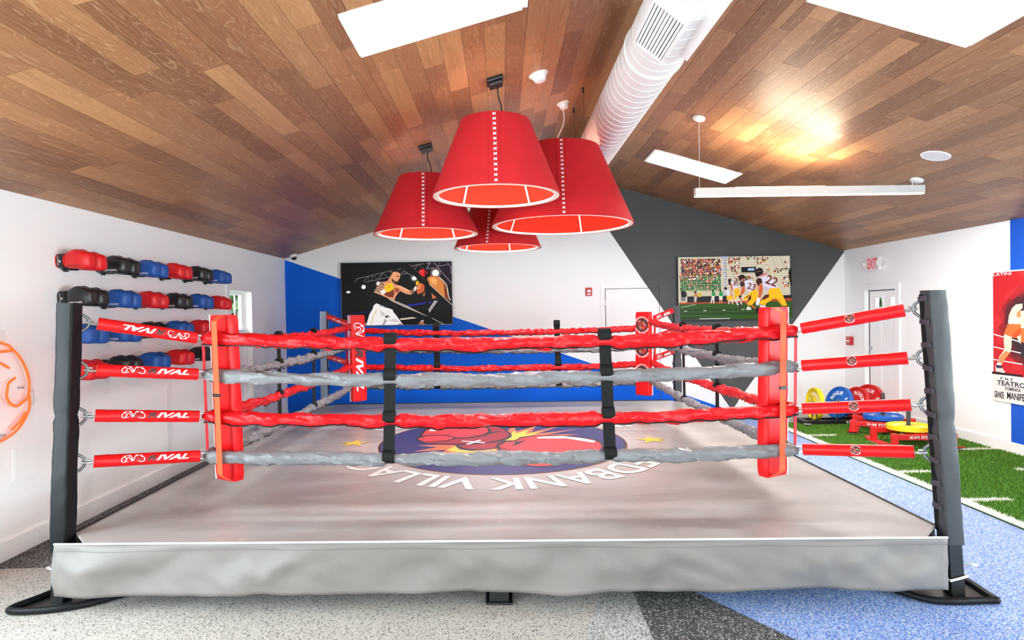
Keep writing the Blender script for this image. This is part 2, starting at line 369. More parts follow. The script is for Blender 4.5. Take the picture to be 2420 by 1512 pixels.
TV2_ART=[["p",[24,22,26],[[0.5522,0.1765],[0.6856,0.1719],[0.6856,0.2616],[0.5565,0.2625]]],["p",[150,180,215],[[0.6134,0.1951],[0.6702,0.1933],[0.6702,0.2339],[0.6134,0.2342]]],["p",[150,160,190],[[0.3733,0.0009],[0.4388,-0.0014],[0.4366,0.0258],[0.3776,0.0283]]],["l",[170,158,140],0.0031,[[0.5436,0.0594],[0.539,0.2699]]],["l",[170,158,140],0.0031,[[0.6921,0.0317],[0.6965,0.1799]]],["l",[150,140,124],0.0026,[[0.8231,0.0114],[0.8583,0.1681]]],["l",[150,140,124],0.0026,[[0.8974,0.0132],[0.9414,0.1856]]],["l",[160,150,134],0.0044,[[0.4755,0.2723],[0.8059,0.2684]]],["l",[160,150,134],0.0044,[[0.4908,0.2727],[0.4907,0.3469]]],["l",[110,110,120],0.0039,[[0.4147,0.0408],[0.4229,0.3453]]],["l",[160,150,140],0.0031,[[0.0697,0.5407],[0.4028,0.5367]]],["p",[30,28,30],[[0.0737,0.6271],[0.4465,0.628],[0.4463,0.7223],[0.0733,0.7253]]],["p",[22,20,22],[[0.9202,0.6313],[0.9992,0.6292],[0.9993,0.6881],[0.9291,0.6865]]],["p",[160,60,40],[[0.0022,0.7212],[0.4463,0.7223],[0.9984,0.6763],[0.9985,0.7353],[0.4463,0.7576],[0.0021,0.7495]]],["p",[44,80,20],[[0.0021,0.7472],[0.4463,0.7458],[0.9985,0.7235],[1.0,1.0032],[0.0,0.9984]]],["p",[32,60,14],[[0.0017,0.8258],[0.9996,0.8376],[0.9997,0.8652],[0.0016,0.8573]]],["p",[32,58,14],[[0.0014,0.8849],[0.9998,0.9006],[0.9999,0.9322],[0.0013,0.9125]]],["p",[28,50,12],[[0.0011,0.9558],[0.2701,0.9622],[0.248,0.9854],[0.001,0.9835]]],["l",[220,224,210],0.0035,[[0.0203,0.7987],[0.1478,0.7545]]],["l",[225,228,215],0.0061,[[0.0463,0.8623],[0.0683,0.8565]]],["l",[225,228,215],0.0061,[[0.2177,0.8585],[0.2397,0.8543]]],["l",[225,228,215],0.0061,[[0.3868,0.8546],[0.4088,0.8512]]],["l",[225,228,215],0.0052,[[0.5559,0.8468],[0.5779,0.845]]],["l",[200,204,200],0.007,[[0.1821,0.9838],[0.4459,0.9861]]],["p",[12,10,12],[[0.9721,0.2644],[0.9991,0.187],[0.9998,0.492],[0.9834,0.4211]]],["p",[30,30,34],[[0.017,0.5551],[0.0391,0.5242],[0.0674,0.5641],[0.0716,0.6192],[0.0583,0.6424],[0.021,0.6415]]],["p",[120,116,124],[[0.0167,0.6375],[0.0583,0.6385],[0.058,0.7013],[0.0164,0.7003]]],["l",[226,140,96],0.007,[[0.0251,0.7005],[0.0249,0.7398]]],["l",[226,140,96],0.007,[[0.0471,0.701],[0.0469,0.7404]]],["p",[196,120,50],[[0.1331,0.5814],[0.1616,0.582],[0.1658,0.6292],[0.1351,0.6324]]],["p",[190,176,160],[[0.1351,0.6285],[0.1592,0.6291],[0.1545,0.7154],[0.1326,0.7149]]],["c",[40,24,20],[0.1463,0.5621],0.0105,0.0105],["p",[200,170,40],[[0.1704,0.5665],[0.1967,0.5672],[0.1965,0.6378],[0.1701,0.6411]]],["p",[34,140,70],[[0.291,0.5615],[0.3217,0.5623],[0.3237,0.6251],[0.293,0.6283]]],["c",[60,34,24],[0.3011,0.5445],0.0096,0.0096],["p",[222,212,200],[[0.2908,0.6243],[0.3149,0.6249],[0.3124,0.7427],[0.3015,0.7424],[0.2995,0.6716],[0.2861,0.7421],[0.2773,0.7419]]],["p",[34,150,74],[[0.3567,0.5631],[0.3918,0.5639],[0.3895,0.6345],[0.3544,0.6297]]],["c",[60,34,24],[0.3677,0.5461],0.0096,0.0096],["p",[224,214,200],[[0.3544,0.6297],[0.3873,0.6305],[0.385,0.6933],[0.3564,0.6926]]],["l",[226,140,96],0.0079,[[0.363,0.6928],[0.3607,0.7399]]],["l",[226,140,96],0.0079,[[0.3784,0.6931],[0.3783,0.7403]]],["c",[40,30,34],[0.4138,0.5095],0.0131,0.0131],["p",[214,206,216],[[0.4072,0.5486],[0.4379,0.5336],[0.4619,0.5891],[0.453,0.6478],[0.429,0.6197]]],["p",[240,180,20],[[0.4202,0.6313],[0.4685,0.6128],[0.4837,0.6917],[0.4683,0.7031],[0.4552,0.6675],[0.4398,0.7103],[0.4245,0.6903]]],["l",[200,92,52],0.0079,[[0.4554,0.5733],[0.4728,0.6365]]],["l",[220,210,214],0.0087,[[0.4376,0.7103],[0.4419,0.7536]]],["l",[220,210,214],0.0087,[[0.4727,0.7111],[0.4726,0.7583]]],["p",[240,176,16],[[0.4839,0.5269],[0.5256,0.5043],[0.5409,0.5517],[0.5395,0.6223],[0.5175,0.6375],[0.5012,0.7],[0.4859,0.6878],[0.4926,0.6055]]],["p",[212,204,218],[[0.4512,0.4086],[0.4644,0.3933],[0.5016,0.4098],[0.5278,0.5044],[0.4861,0.5254],[0.4687,0.4717]]],["p",[62,26,26],[[0.4381,0.4083],[0.4556,0.4009],[0.4643,0.4402],[0.4512,0.4634],[0.4402,0.4397]]],["p",[44,22,26],[[0.4338,0.3769],[0.4505,0.3523],[0.4697,0.3738],[0.46,0.4088],[0.4403,0.4083]]],["p",[200,92,52],[[0.4578,0.4479],[0.4731,0.4404],[0.4752,0.5188],[0.4729,0.5658],[0.4642,0.5499]]],["l",[214,204,210],0.0131,[[0.4969,0.6842],[0.5078,0.7237],[0.5253,0.787]]],["l",[40,26,26],0.0114,[[0.5253,0.787],[0.5384,0.8031]]],["l",[200,92,52],0.0114,[[0.5342,0.6458],[0.5605,0.7171]]],["l",[214,204,210],0.0114,[[0.5473,0.7246],[0.5538,0.772]]],["l",[60,30,26],0.0114,[[0.5472,0.7718],[0.5582,0.8036]]],["t",[110,50,30],"8",[0.4818,0.4602],0.0437,-12],["p",[200,92,52],[[0.5736,0.7056],[0.6087,0.73],[0.6109,0.7733],[0.6482,0.7742],[0.6842,0.8301],[0.6746,0.8472],[0.635,0.7936],[0.5955,0.7651]]],["p",[242,180,14],[[0.6264,0.5694],[0.6658,0.5249],[0.693,0.5475],[0.7018,0.6104],[0.693,0.6809],[0.6482,0.7758],[0.6087,0.7827],[0.6087,0.7339],[0.6373,0.6835],[0.5736,0.7111],[0.5781,0.6468],[0.622,0.6086]]],["p",[90,34,26],[[0.611,0.6672],[0.6417,0.6075],[0.6373,0.6914],[0.6131,0.7278]]],["p",[90,34,26],[[0.5868,0.6627],[0.622,0.6125],[0.6132,0.6476],[0.589,0.6706]]],["p",[226,140,96],[[0.6527,0.429],[0.6834,0.4532],[0.7075,0.5321],[0.7018,0.5634],[0.6746,0.5]]],["p",[214,206,220],[[0.5717,0.4036],[0.6308,0.3698],[0.6658,0.4293],[0.6855,0.5238],[0.6483,0.5582],[0.622,0.5756],[0.5869,0.4979],[0.5817,0.4508]]],["p",[62,26,26],[[0.5388,0.442],[0.5564,0.4017],[0.5804,0.4155],[0.5861,0.4744],[0.5519,0.4908]]],["p",[200,92,52],[[0.5585,0.4934],[0.5861,0.4807],[0.5825,0.5684],[0.5496,0.6343],[0.5421,0.6224]]],["p",[34,18,22],[[0.5293,0.3557],[0.5477,0.2951],[0.5783,0.3005],[0.5923,0.3415],[0.5783,0.3685],[0.552,0.3797],[0.5388,0.4028]]],["l",[200,90,80],0.007,[[0.552,0.3758],[0.587,0.357]]],["p",[20,16,18],[[0.6746,0.8457],[0.7009,0.829],[0.7282,0.8863],[0.7194,0.9176],[0.6833,0.9184]]],["p",[220,210,212],[[0.6087,0.7929],[0.6394,0.8291],[0.6372,0.8566],[0.5911,0.8555]]],["c",[30,26,30],[0.5408,0.642],0.0122,0.0122],["t",[110,50,30],"23",[0.6001,0.5178],0.059,-18],["p",[214,204,220],[[0.7053,0.7756],[0.7668,0.7927],[0.7721,0.8716],[0.7678,0.9582],[0.7449,0.8867]]],["p",[246,182,12],[[0.8061,0.5172],[0.8806,0.5064],[0.8991,0.5523],[0.9299,0.6708],[0.9592,0.7989],[0.9249,0.8028],[0.8808,0.6948],[0.8589,0.677],[0.8369,0.6859],[0.7676,0.7613],[0.7677,0.7888],[0.7031,0.7637],[0.7229,0.7209],[0.7842,0.6202],[0.7921,0.5655]]],["p",[206,140,8],[[0.8369,0.6859],[0.8589,0.677],[0.8808,0.6948],[0.9249,0.8028],[0.9073,0.7961],[0.8677,0.7008]]],["p",[90,34,26],[[0.725,0.6935],[0.7623,0.6213],[0.7996,0.6127],[0.7961,0.6614],[0.7536,0.6996]]],["p",[214,206,222],[[0.7052,0.3457],[0.7359,0.3277],[0.7993,0.3135],[0.8366,0.3863],[0.8814,0.497],[0.8762,0.5141],[0.8061,0.5203],[0.7921,0.5718],[0.7438,0.4977],[0.7337,0.4309]]],["p",[190,180,200],[[0.7438,0.4977],[0.7921,0.5718],[0.8061,0.5203],[0.7798,0.4946]]],["p",[62,26,26],[[0.6834,0.3827],[0.7052,0.3504],[0.7324,0.3604],[0.7412,0.4326],[0.7193,0.4478],[0.7053,0.4866],[0.6855,0.4313]]],["p",[200,92,52],[[0.7096,0.4577],[0.7412,0.4467],[0.7439,0.5565],[0.7237,0.6675],[0.7009,0.6622],[0.7075,0.5635]]],["p",[228,228,234],[[0.6899,0.673],[0.7149,0.6657],[0.7176,0.7208],[0.6974,0.795],[0.6781,0.7686]]],["p",[26,18,26],[[0.6737,0.2653],[0.6869,0.2125],[0.714,0.1881],[0.7402,0.2028],[0.7499,0.2514],[0.7455,0.2904],[0.7096,0.3208],[0.6921,0.3454],[0.6799,0.3084]]],["l",[150,110,60],0.0044,[[0.6834,0.2577],[0.7271,0.2415]]],["l",[214,64,74],0.0096,[[0.714,0.3287],[0.7796,0.2834]]],["t",[110,50,30],"22",[0.76,0.4315],0.083,-22]]
MAT_ART=[["p",[238,118,72],[[-0.793,-0.364],[-0.591,-0.202],[-0.796,-0.124],[-0.627,-0.105],[-0.437,-0.127],[-0.389,-0.303],[-0.27,-0.368],[-0.035,-0.283],[-0.017,-0.408],[-0.105,-0.471],[-0.039,-0.524],[-0.1,-0.634],[-0.118,-0.82],[-0.155,-0.6],[-0.341,-0.511],[-0.598,-0.795],[-0.483,-0.52],[-0.563,-0.443],[-0.487,-0.316]]],["p",[250,204,80],[[-0.501,-0.332],[-0.433,-0.173],[-0.38,-0.313],[-0.269,-0.379],[-0.051,-0.319],[-0.057,-0.44],[-0.159,-0.518],[-0.345,-0.46]]],["p",[238,118,72],[[0.05,0.516],[0.131,0.778],[0.145,0.464],[0.367,0.763],[0.293,0.409],[0.66,0.797],[0.354,0.338],[0.804,0.567],[0.443,0.301],[0.777,0.299],[0.581,0.223],[0.233,0.026],[0.031,0.036]]],["p",[238,118,72],[[0.511,-0.692],[0.649,-0.858],[0.545,-0.724],[0.456,-0.809]]],["p",[250,204,80],[[0.087,0.33],[0.127,0.521],[0.143,0.372],[0.28,0.56],[0.234,0.322],[0.419,0.494],[0.237,0.17],[0.172,0.078],[0.031,0.045],[0.086,0.199]]],["p",[38,34,42],[[-0.442,-0.115],[-0.41,-0.248],[-0.321,-0.323],[-0.189,-0.351],[-0.051,-0.283],[0.031,0.057],[-0.133,-0.043],[-0.285,-0.097]]],["p",[160,36,48],[[-0.419,-0.143],[-0.324,-0.28],[-0.19,-0.312],[-0.068,-0.257],[0.005,0.018],[-0.131,-0.074],[-0.283,-0.128]]],["p",[38,34,42],[[-0.861,0.176],[-0.835,0.295],[-0.848,0.453],[-0.829,0.692],[-0.733,0.793],[-0.438,0.846],[-0.237,0.834],[-0.086,0.782],[0.027,0.624],[0.092,0.375],[0.097,0.221],[0.049,0.085],[-0.114,-0.067],[-0.284,-0.12],[-0.497,-0.12],[-0.674,-0.076],[-0.813,0.049]]],["p",[160,36,48],[[-0.83,0.149],[-0.664,0.058],[-0.531,0.058],[-0.451,0.157],[-0.301,0.191],[-0.169,0.283],[-0.123,0.433],[-0.154,0.735],[-0.076,0.74],[0.013,0.591],[0.067,0.354],[0.066,0.243],[0.014,0.119],[-0.133,-0.019],[-0.329,-0.078],[-0.545,-0.067],[-0.724,-0.019]]],["p",[222,58,62],[[-0.817,0.329],[-0.802,0.607],[-0.707,0.74],[-0.435,0.794],[-0.254,0.772],[-0.152,0.645],[-0.138,0.481],[-0.198,0.338],[-0.347,0.216],[-0.461,0.217],[-0.54,0.331],[-0.682,0.357]]],["p",[222,58,62],[[-0.832,0.166],[-0.766,0.291],[-0.631,0.314],[-0.514,0.255],[-0.475,0.175],[-0.525,0.083],[-0.663,0.054],[-0.78,0.072]]],["l",[38,34,42],0.035,[[-0.644,0.041],[-0.532,0.066],[-0.453,0.178],[-0.301,0.195],[-0.178,0.292],[-0.118,0.433],[-0.142,0.615]]],["l",[38,34,42],0.035,[[-0.179,0.319],[-0.098,0.422],[-0.035,0.493]]],["p",[245,242,240],[[-0.774,0.556],[-0.758,0.673],[-0.609,0.744],[-0.245,0.782],[-0.239,0.696],[-0.445,0.673],[-0.588,0.643],[-0.728,0.525]]],["l",[245,242,240],0.035,[[-0.38,0.038],[-0.172,-0.048]]],["l",[245,242,240],0.035,[[-0.324,-0.102],[-0.215,0.066]]],["p",[38,34,42],[[-0.054,-0.154],[-0.028,-0.032],[0.04,0.044],[0.12,0.032],[0.175,0.182],[0.286,0.257],[0.514,0.279],[0.731,0.193],[0.89,0.063],[0.937,-0.098],[0.925,-0.278],[0.877,-0.423],[0.676,-0.59],[0.507,-0.818],[0.448,-0.933],[0.306,-0.951],[0.162,-0.907],[0.039,-0.744],[0.004,-0.543],[-0.038,-0.338]]],["p",[222,58,62],[[-0.026,-0.174],[0.041,-0.028],[0.127,-0.013],[0.182,0.127],[0.293,0.217],[0.51,0.236],[0.726,0.151],[0.875,0.023],[0.914,-0.12],[0.905,-0.277],[0.861,-0.398],[0.657,-0.556],[0.496,-0.767],[0.433,-0.895],[0.308,-0.924],[0.17,-0.876],[0.05,-0.709],[0.028,-0.511],[-0.01,-0.338]]],["p",[160,36,48],[[-0.026,-0.174],[-0.01,-0.338],[0.028,-0.511],[0.135,-0.499],[0.048,-0.306]]],["p",[38,34,42],[[0.082,-0.217],[0.122,-0.067],[0.137,0.023],[0.158,-0.01],[0.242,0.049],[0.151,-0.127]]],["p",[245,242,240],[[0.337,0.16],[0.418,0.202],[0.599,0.214],[0.765,0.108],[0.887,-0.025],[0.857,-0.099],[0.749,-0.01],[0.632,0.098],[0.351,0.118]]],["p",[222,226,240],[[-0.459,-0.777],[-0.356,-0.721],[-0.023,-0.631],[0.035,-0.658],[-0.097,-0.751],[-0.44,-0.801]]]]
POSTER_ART=[["p",[150,26,34],[[0.077,1.643],[0.128,1.748],[0.228,1.818],[0.382,1.842],[0.378,1.033],[0.211,1.02],[0.073,1.084],[0.062,1.32]]],["p",[44,36,40],[[0.102,1.621],[0.153,1.705],[0.264,1.733],[0.381,1.648],[0.378,1.064],[0.236,1.054],[0.099,1.108],[0.075,1.321]]],["p",[245,242,240],[[-0.009,1.294],[0.379,1.216],[0.379,1.204],[-0.009,1.282]]],["p",[245,242,240],[[-0.01,1.153],[0.378,1.101],[0.378,1.089],[-0.01,1.142]]],["p",[245,242,240],[[-0.011,1.011],[0.377,0.988],[0.377,0.976],[-0.011,1.0]]],["p",[40,30,34],[[-0.012,0.869],[0.377,0.869],[0.377,0.847],[-0.012,0.843]]],["p",[246,214,190],[[0.151,1.291],[0.249,1.285],[0.244,1.159],[0.226,1.095],[0.149,1.005],[0.121,0.96],[0.07,0.966],[0.086,1.042],[0.156,1.122],[0.144,1.217]]],["p",[236,140,84],[[0.226,1.095],[0.149,1.005],[0.121,0.96],[0.072,0.966],[0.092,1.043],[0.168,1.107]]],["p",[245,242,240],[[0.06,0.976],[0.121,0.97],[0.113,0.948],[0.049,0.948]]],["p",[60,48,70],[[0.044,0.947],[0.116,0.948],[0.126,0.917],[0.085,0.897],[0.046,0.91]]],["p",[216,208,200],[[0.031,0.946],[0.053,0.91],[0.123,0.919],[0.163,0.881],[0.148,0.868],[0.039,0.875]]],["p",[246,214,190],[[0.381,1.617],[0.3,1.608],[0.251,1.567],[0.214,1.493],[0.201,1.409],[0.38,1.392]]],["p",[236,140,84],[[0.381,1.566],[0.311,1.525],[0.311,1.463],[0.38,1.433]]],["p",[250,226,206],[[0.206,1.441],[0.275,1.473],[0.38,1.474],[0.38,1.433],[0.286,1.405],[0.213,1.399]]],["p",[240,112,50],[[0.195,1.398],[0.38,1.402],[0.379,1.269],[0.273,1.254],[0.151,1.291]]],["p",[220,84,30],[[0.249,1.285],[0.38,1.392],[0.379,1.269],[0.285,1.25]]],["p",[246,214,190],[[0.379,1.3],[0.309,1.266],[0.345,1.206],[0.379,1.177]]]]
POSTER_TEXT=[["LATINI",[0.014,1.925],[0.247,1.94],[245,242,240]],["P. N. F.",[0.103,0.797],[0.268,0.8],[38,34,42]],["TEATRO",[0.055,0.74],[0.412,0.745],[38,34,42]],["DOMENICA",[0.162,0.692],[0.356,0.694],[38,34,42]],["GRANDE",[0.022,0.593],[0.146,0.6],[38,34,42]],["MANIFEST",[0.186,0.6],[0.469,0.614],[38,34,42]]]
# ------------------------------------------------------------------ materials
M = {}
M['white'] = pbr('white_wall_paint', (250, 250, 250), 0.6, spec=0.3)
M['trim'] = pbr('white_trim_paint', (248, 248, 248), 0.4, spec=0.35)
M['shaft'] = pbr('skylight_shaft_white', (246, 246, 246), 0.6)
M['bluewall'] = pbr('blue_wall_paint', (12, 90, 205), 0.5, var=0.04)
M['black'] = pbr('black_steel', (22, 22, 24), 0.4)
M['blackmatte'] = pbr('black_webbing', (15, 15, 15), 0.75, bump=0.3, bscale=300, spec=0.25)
M['chrome'] = pbr('galvanised_steel', (190, 192, 196), 0.28, 0.9)
M['grey_metal'] = pbr('grey_steel', (110, 112, 116), 0.4, 0.7)
M['glass'] = glass('window_glass', gloss=0.012)
M['whiteplastic'] = pbr('white_plastic', (238, 236, 234), 0.35)
M['darkglass'] = pbr('dark_lens', (20, 20, 24), 0.1)
M['redplastic'] = pbr('red_plastic', (200, 22, 30), 0.35)
M['print'] = attr_mat('flat_print', 0.5)
M['matprint'] = attr_mat('canvas_print', 0.42, wear=0.06, depth=0.66)

def wall_pattern():
    """white gable wall with a blue triangle low on the left and a grey one on the right"""
    t = NT('painted_gable_wall')
    p = t.node('ShaderNodeSeparateXYZ'); t.link(t.pos(), p.inputs[0]); x, z = p.outputs[0], p.outputs[2]
    ax = 3.60
    s1 = (2.492) / (ax + 3.386)
    blue = t.math('LESS_THAN', z, t.math('MULTIPLY', t.math('SUBTRACT', ax, x), s1))
    sl = (HR - 0.0) / (ax - XRG); sr = HE / (XR - ax)
    g1 = t.math('GREATER_THAN', z, t.math('MULTIPLY', t.math('SUBTRACT', ax + 0.02, x), sl))
    g2 = t.math('GREATER_THAN', z, t.math('MULTIPLY', t.math('SUBTRACT', x, ax + 0.02), sr))
    grey = t.math('MULTIPLY', g1, g2)
    nz = t.noise(t.pos(), 2.0, 1)
    bl = t.mix(nz, lin((2, 92, 208)), lin((6, 104, 226)))
    gr = t.mix(nz, lin((80, 81, 82)), lin((90, 91, 92)))
    c = t.mix(blue, lin((250, 250, 250)), bl)
    c = t.mix(grey, c, gr)
    t.link(c, t.b.inputs['Base Color']); t.b.inputs['Roughness'].default_value = 0.6; t.b.inputs['Specular IOR Level'].default_value = 0.2
    return t.m
M['gable'] = wall_pattern()

def wood_mat():
    t = NT('oak_plank_ceiling')
    rnd = t.math('FRACT', t.math('ADD', t.node('ShaderNodeObjectInfo').outputs['Random'],
                                 t.math('MULTIPLY', t.node('ShaderNodeNewGeometry').outputs['Random Per Island'], 7.31)))
    w = t.math('MULTIPLY', rnd, 60.0)
    base = t.ramp(rnd, [(0.0, lin((124, 80, 52))), (0.3, lin((146, 98, 64))), (0.6, lin((162, 112, 74))), (0.85, lin((184, 133, 89))), (1.0, lin((132, 88, 58)))])
    v1 = t.mapping(t.pos(), (9, 1.1, 9))
    n1 = t.noise(v1, 1.0, 2, 0.55, 0.9, w=w)
    rings = t.math('ABSOLUTE', t.math('SINE', t.math('MULTIPLY', n1, 46.0)))
    line = t.ramp(rings, [(0.0, (1, 1, 1)), (0.32, (0.12, 0.12, 0.12)), (1.0, (0, 0, 0))])
    v2 = t.mapping(t.pos(), (55, 2.2, 55))
    n2 = t.noise(v2, 1.0, 3, 0.65, 0.0, w=w)
    v3 = t.mapping(t.pos(), (5, 0.9, 5))
    n3 = t.noise(v3, 1.0, 1, 0.5, 0.0, w=w)
    c = t.mix(t.ramp(n2, [(0.35, (0, 0, 0)), (0.7, (1, 1, 1))]), t.mix(0.30, base, lin((92, 60, 41))), base)
    c = t.mix(t.math('MULTIPLY', t.ramp(n3, [(0.45, (0, 0, 0)), (0.75, (1, 1, 1))]), 0.5), c, t.mix(0.5, base, lin((100, 66, 46))))
    c = t.mix(t.math('MULTIPLY', line, 0.30), c, lin((214, 176, 136)))
    t.link(c, t.b.inputs['Base Color']); t.b.inputs['Roughness'].default_value = 0.42
    return t.m
M['wood'] = wood_mat()

def speckle(name, stops, scale=190.0, rough=0.75):
    t = NT(name)
    v = t.node('ShaderNodeTexVoronoi'); v.inputs['Scale'].default_value = scale
    t.link(t.pos(), v.inputs['Vector'])
    sp = t.node('ShaderNodeSeparateColor'); t.link(v.outputs['Color'], sp.inputs[0])
    c = t.ramp(sp.outputs[0], stops, 'CONSTANT')
    n = t.noise(t.pos(), 1.3, 1)
    c = t.mix(t.math('MULTIPLY', n, 0.18), c, lin((120, 120, 124)))
    t.link(c, t.b.inputs['Base Color']); t.b.inputs['Roughness'].default_value = rough
    return t.m
FL_LIGHT = speckle('rubber_floor_pale', [(0, lin((70, 66, 64))), (0.10, lin((160, 154, 150))), (0.22, lin((186, 178, 170))), (0.6, lin((202, 194, 187))), (0.85, lin((172, 164, 157)))])
FL_MED = speckle('rubber_floor_mid_grey', [(0, lin((50, 50, 50))), (0.14, lin((140, 138, 138))), (0.35, lin((186, 184, 184))), (0.65, lin((206, 204, 202))), (0.88, lin((160, 158, 158)))])
FL_DARK = speckle('rubber_floor_charcoal', [(0, lin((34, 34, 35))), (0.45, lin((62, 62, 63))), (0.68, lin((110, 108, 108))), (0.80, lin((190, 188, 186))), (0.93, lin((50, 50, 52)))])
FL_BLUE = speckle('rubber_floor_blue', [(0, lin((54, 100, 190))), (0.20, lin((104, 144, 214))), (0.42, lin((192, 199, 224))), (0.70, lin((140, 170, 220))), (0.88, lin((78, 96, 142)))])

# ------------------------------------------------------------------ floor
fb = MB()
def fpoly(mi, pts):
    fb.cur = mi; fb.add([(x, y, 0) for x, y in pts], [tuple(range(len(pts)))])
YD = 3.915
# boundary lines between the colours, running off towards the camera
def bl(x0, y0, x1, y1, y): return x0 + (x1 - x0) * (y - y0) / (y1 - y0)
a = lambda y: bl(0.547, 3.397, 0.378, 2.901, y)
b = lambda y: bl(0.724, 3.388, 0.717, 2.885, y)
c = lambda y: bl(1.073, 3.370, 1.402, 2.853, y)
YC = 1.6
fpoly(0, [(XL, YC), (a(YC), YC), (a(YD), YD), (XL, YD)])
fpoly(1, [(a(YC), YC), (b(YC), YC), (b(YD), YD), (a(YD), YD)])
fpoly(2, [(b(YC), YC), (c(YC), YC), (c(YD), YD), (b(YD), YD)])
fpoly(3, [(c(YC), YC), (XR, YC), (XR, YD), (c(YD), YD)])
fpoly(0, [(XL, YF), (XR, YF), (XR, YC), (XL, YC)])
fpoly(2, [(XL, YD), (0.4, YD), (0.4, YB), (XL, YB)])
fpoly(3, [(0.4, YD), (XR, YD), (XR, 8.14), (0.4, 8.14)])
fpoly(3, [(0.4, 8.14), (3.70, 8.14), (3.70, YB), (0.4, YB)])
fpoly(0, [(3.70, 8.14), (XR, 8.14), (XR, YB), (3.70, YB)])
struct(fb.build('floor', [FL_LIGHT, FL_MED, FL_DARK, FL_BLUE]))

# ------------------------------------------------------------------ walls
T = 0.16
w = MB(); w.add([(XL - T, YB, 0), (XR + T, YB, 0), (XR + T, YB, HE), (XRG, YB, HR + 0.05), (XL - T, YB, HE),
                 (XL - T, YB + T, 0), (XR + T, YB + T, 0), (XR + T, YB + T, HE), (XRG, YB + T, HR + 0.05), (XL - T, YB + T, HE)],
                [(0, 1, 2, 3, 4), (9, 8, 7, 6, 5), (0, 5, 6, 1), (1, 6, 7, 2), (2, 7, 8, 3), (3, 8, 9, 4), (4, 9, 5, 0)])
struct(w.build('wall_back', M['gable']))
WY0, WY1, WZ0, WZ1 = 7.43, 8.06, 0.42, 1.945
w = MB(); w.bx(XL - T, XL, SW_Y1, WY0, 0, HE); w.bx(XL - T, XL, YF, SW_Y0, 0, HE); w.bx(XL - T, XL, SW_Y0, SW_Y1, 0, SW_Z0); w.bx(XL - T, XL, SW_Y0, SW_Y1, SW_Z1, HE)
w.bx(XL - T, XL, WY1, YB, 0, HE); w.bx(XL - T, XL, WY0, WY1, 0, WZ0); w.bx(XL - T, XL, WY0, WY1, WZ1, HE)
struct(w.build('wall_left', M['white']))
DY0, DY1, DZ1 = 8.13, 8.82, 1.85
w = MB(); w.bx(XR, XR + T, 6.285, DY0, 0, HE); w.bx(XR, XR + T, DY1, YB, 0, HE); w.bx(XR, XR + T, DY0, DY1, DZ1, HE)
w.cur = 1; w.bx(XR, XR + T, 4.2, 6.285, 0, HE); w.cur = 0; w.bx(XR, XR + T, SW_Y1, 4.2, 0, HE); w.bx(XR, XR + T, YF, SW_Y0, 0, HE); w.bx(XR, XR + T, SW_Y0, SW_Y1, 0, SW_Z0); w.bx(XR, XR + T, SW_Y0, SW_Y1, SW_Z1, HE)
struct(w.build('wall_right', [M['white'], M['bluewall']]))
w = MB(); w.bx(XL, 0.2, YF - T, YF, 0, 2.1); w.bx(2.0, XR, YF - T, YF, 0, 2.1)
w.add([(XL, YF, 2.1), (XR, YF, 2.1), (XR, YF, HE), (XRG, YF, HR), (XL, YF, HE), (XL, YF - T, 2.1), (XR, YF - T, 2.1), (XR, YF - T, HE), (XRG, YF - T, HR), (XL, YF - T, HE)],
      [(0, 1, 2, 3, 4), (9, 8, 7, 6, 5), (0, 5, 6, 1), (1, 6, 7, 2), (2, 7, 8, 3), (3, 8, 9, 4), (4, 9, 5, 0)])
struct(w.build('wall_front', M['white']))

BH = 0.135
struct(MB().bx(XL, XL + 0.016, YF, YB, 0, BH).build('baseboard_left', M['trim'], bevel=0.004))
bb = MB(); bb.bx(XR - 0.016, XR, YF, DY0 - 0.09, 0, BH); bb.bx(XR - 0.016, XR, DY1 + 0.09, YB, 0, BH)
struct(bb.build('baseboard_right', M['trim'], bevel=0.004))
bb = MB(); bb.bx(XL + 0.016, 1.634, YB - 0.016, YB, 0, BH); bb.bx(2.49, XR - 0.016, YB - 0.016, YB, 0, BH)
struct(bb.build('baseboard_back', M['gable'], bevel=0.004))

# ------------------------------------------------------------------ ceiling: backing, skylights, planks
SKY = [('L', -0.855, 0.162, 3.26, 3.745), ('R', 1.94, 2.955, 3.19, 3.70), ('R', 1.905, 2.94, 7.195, 7.725), ('L', -0.70, 0.162, 7.20, 7.72), ('L', -0.855, 0.162, -0.9, -0.38), ('R', 1.94, 2.955, -0.9, -0.38)]  # last three are unseen, added to let in more daylight
AL = atan2(KL, 1); AR = atan2(KR, 1)
def slope_pt(side, s, y, n):
    """s metres up from the eave along the slope, n metres above the ceiling face"""
    if side == 'L':
        return Vector((XL + s * cos(AL) - n * sin(AL), y, HE + s * sin(AL) + n * cos(AL)))
    return Vector((XR - s * cos(AR) + n * sin(AR), y, HE + s * sin(AR) + n * cos(AR)))
LS = {'L': (XRG - XL) / cos(AL), 'R': (XR - XRG) / cos(AR)}
def sky_rects(side):
    out = []
    for sd, x0, x1, y0, y1 in SKY:
        if sd != side: continue
        if side == 'L': out.append(((x0 - XL) / cos(AL), (x1 - XL) / cos(AL), y0, y1))
        else: out.append(((XR - x1) / cos(AR), (XR - x0) / cos(AR), y0, y1))
    return out
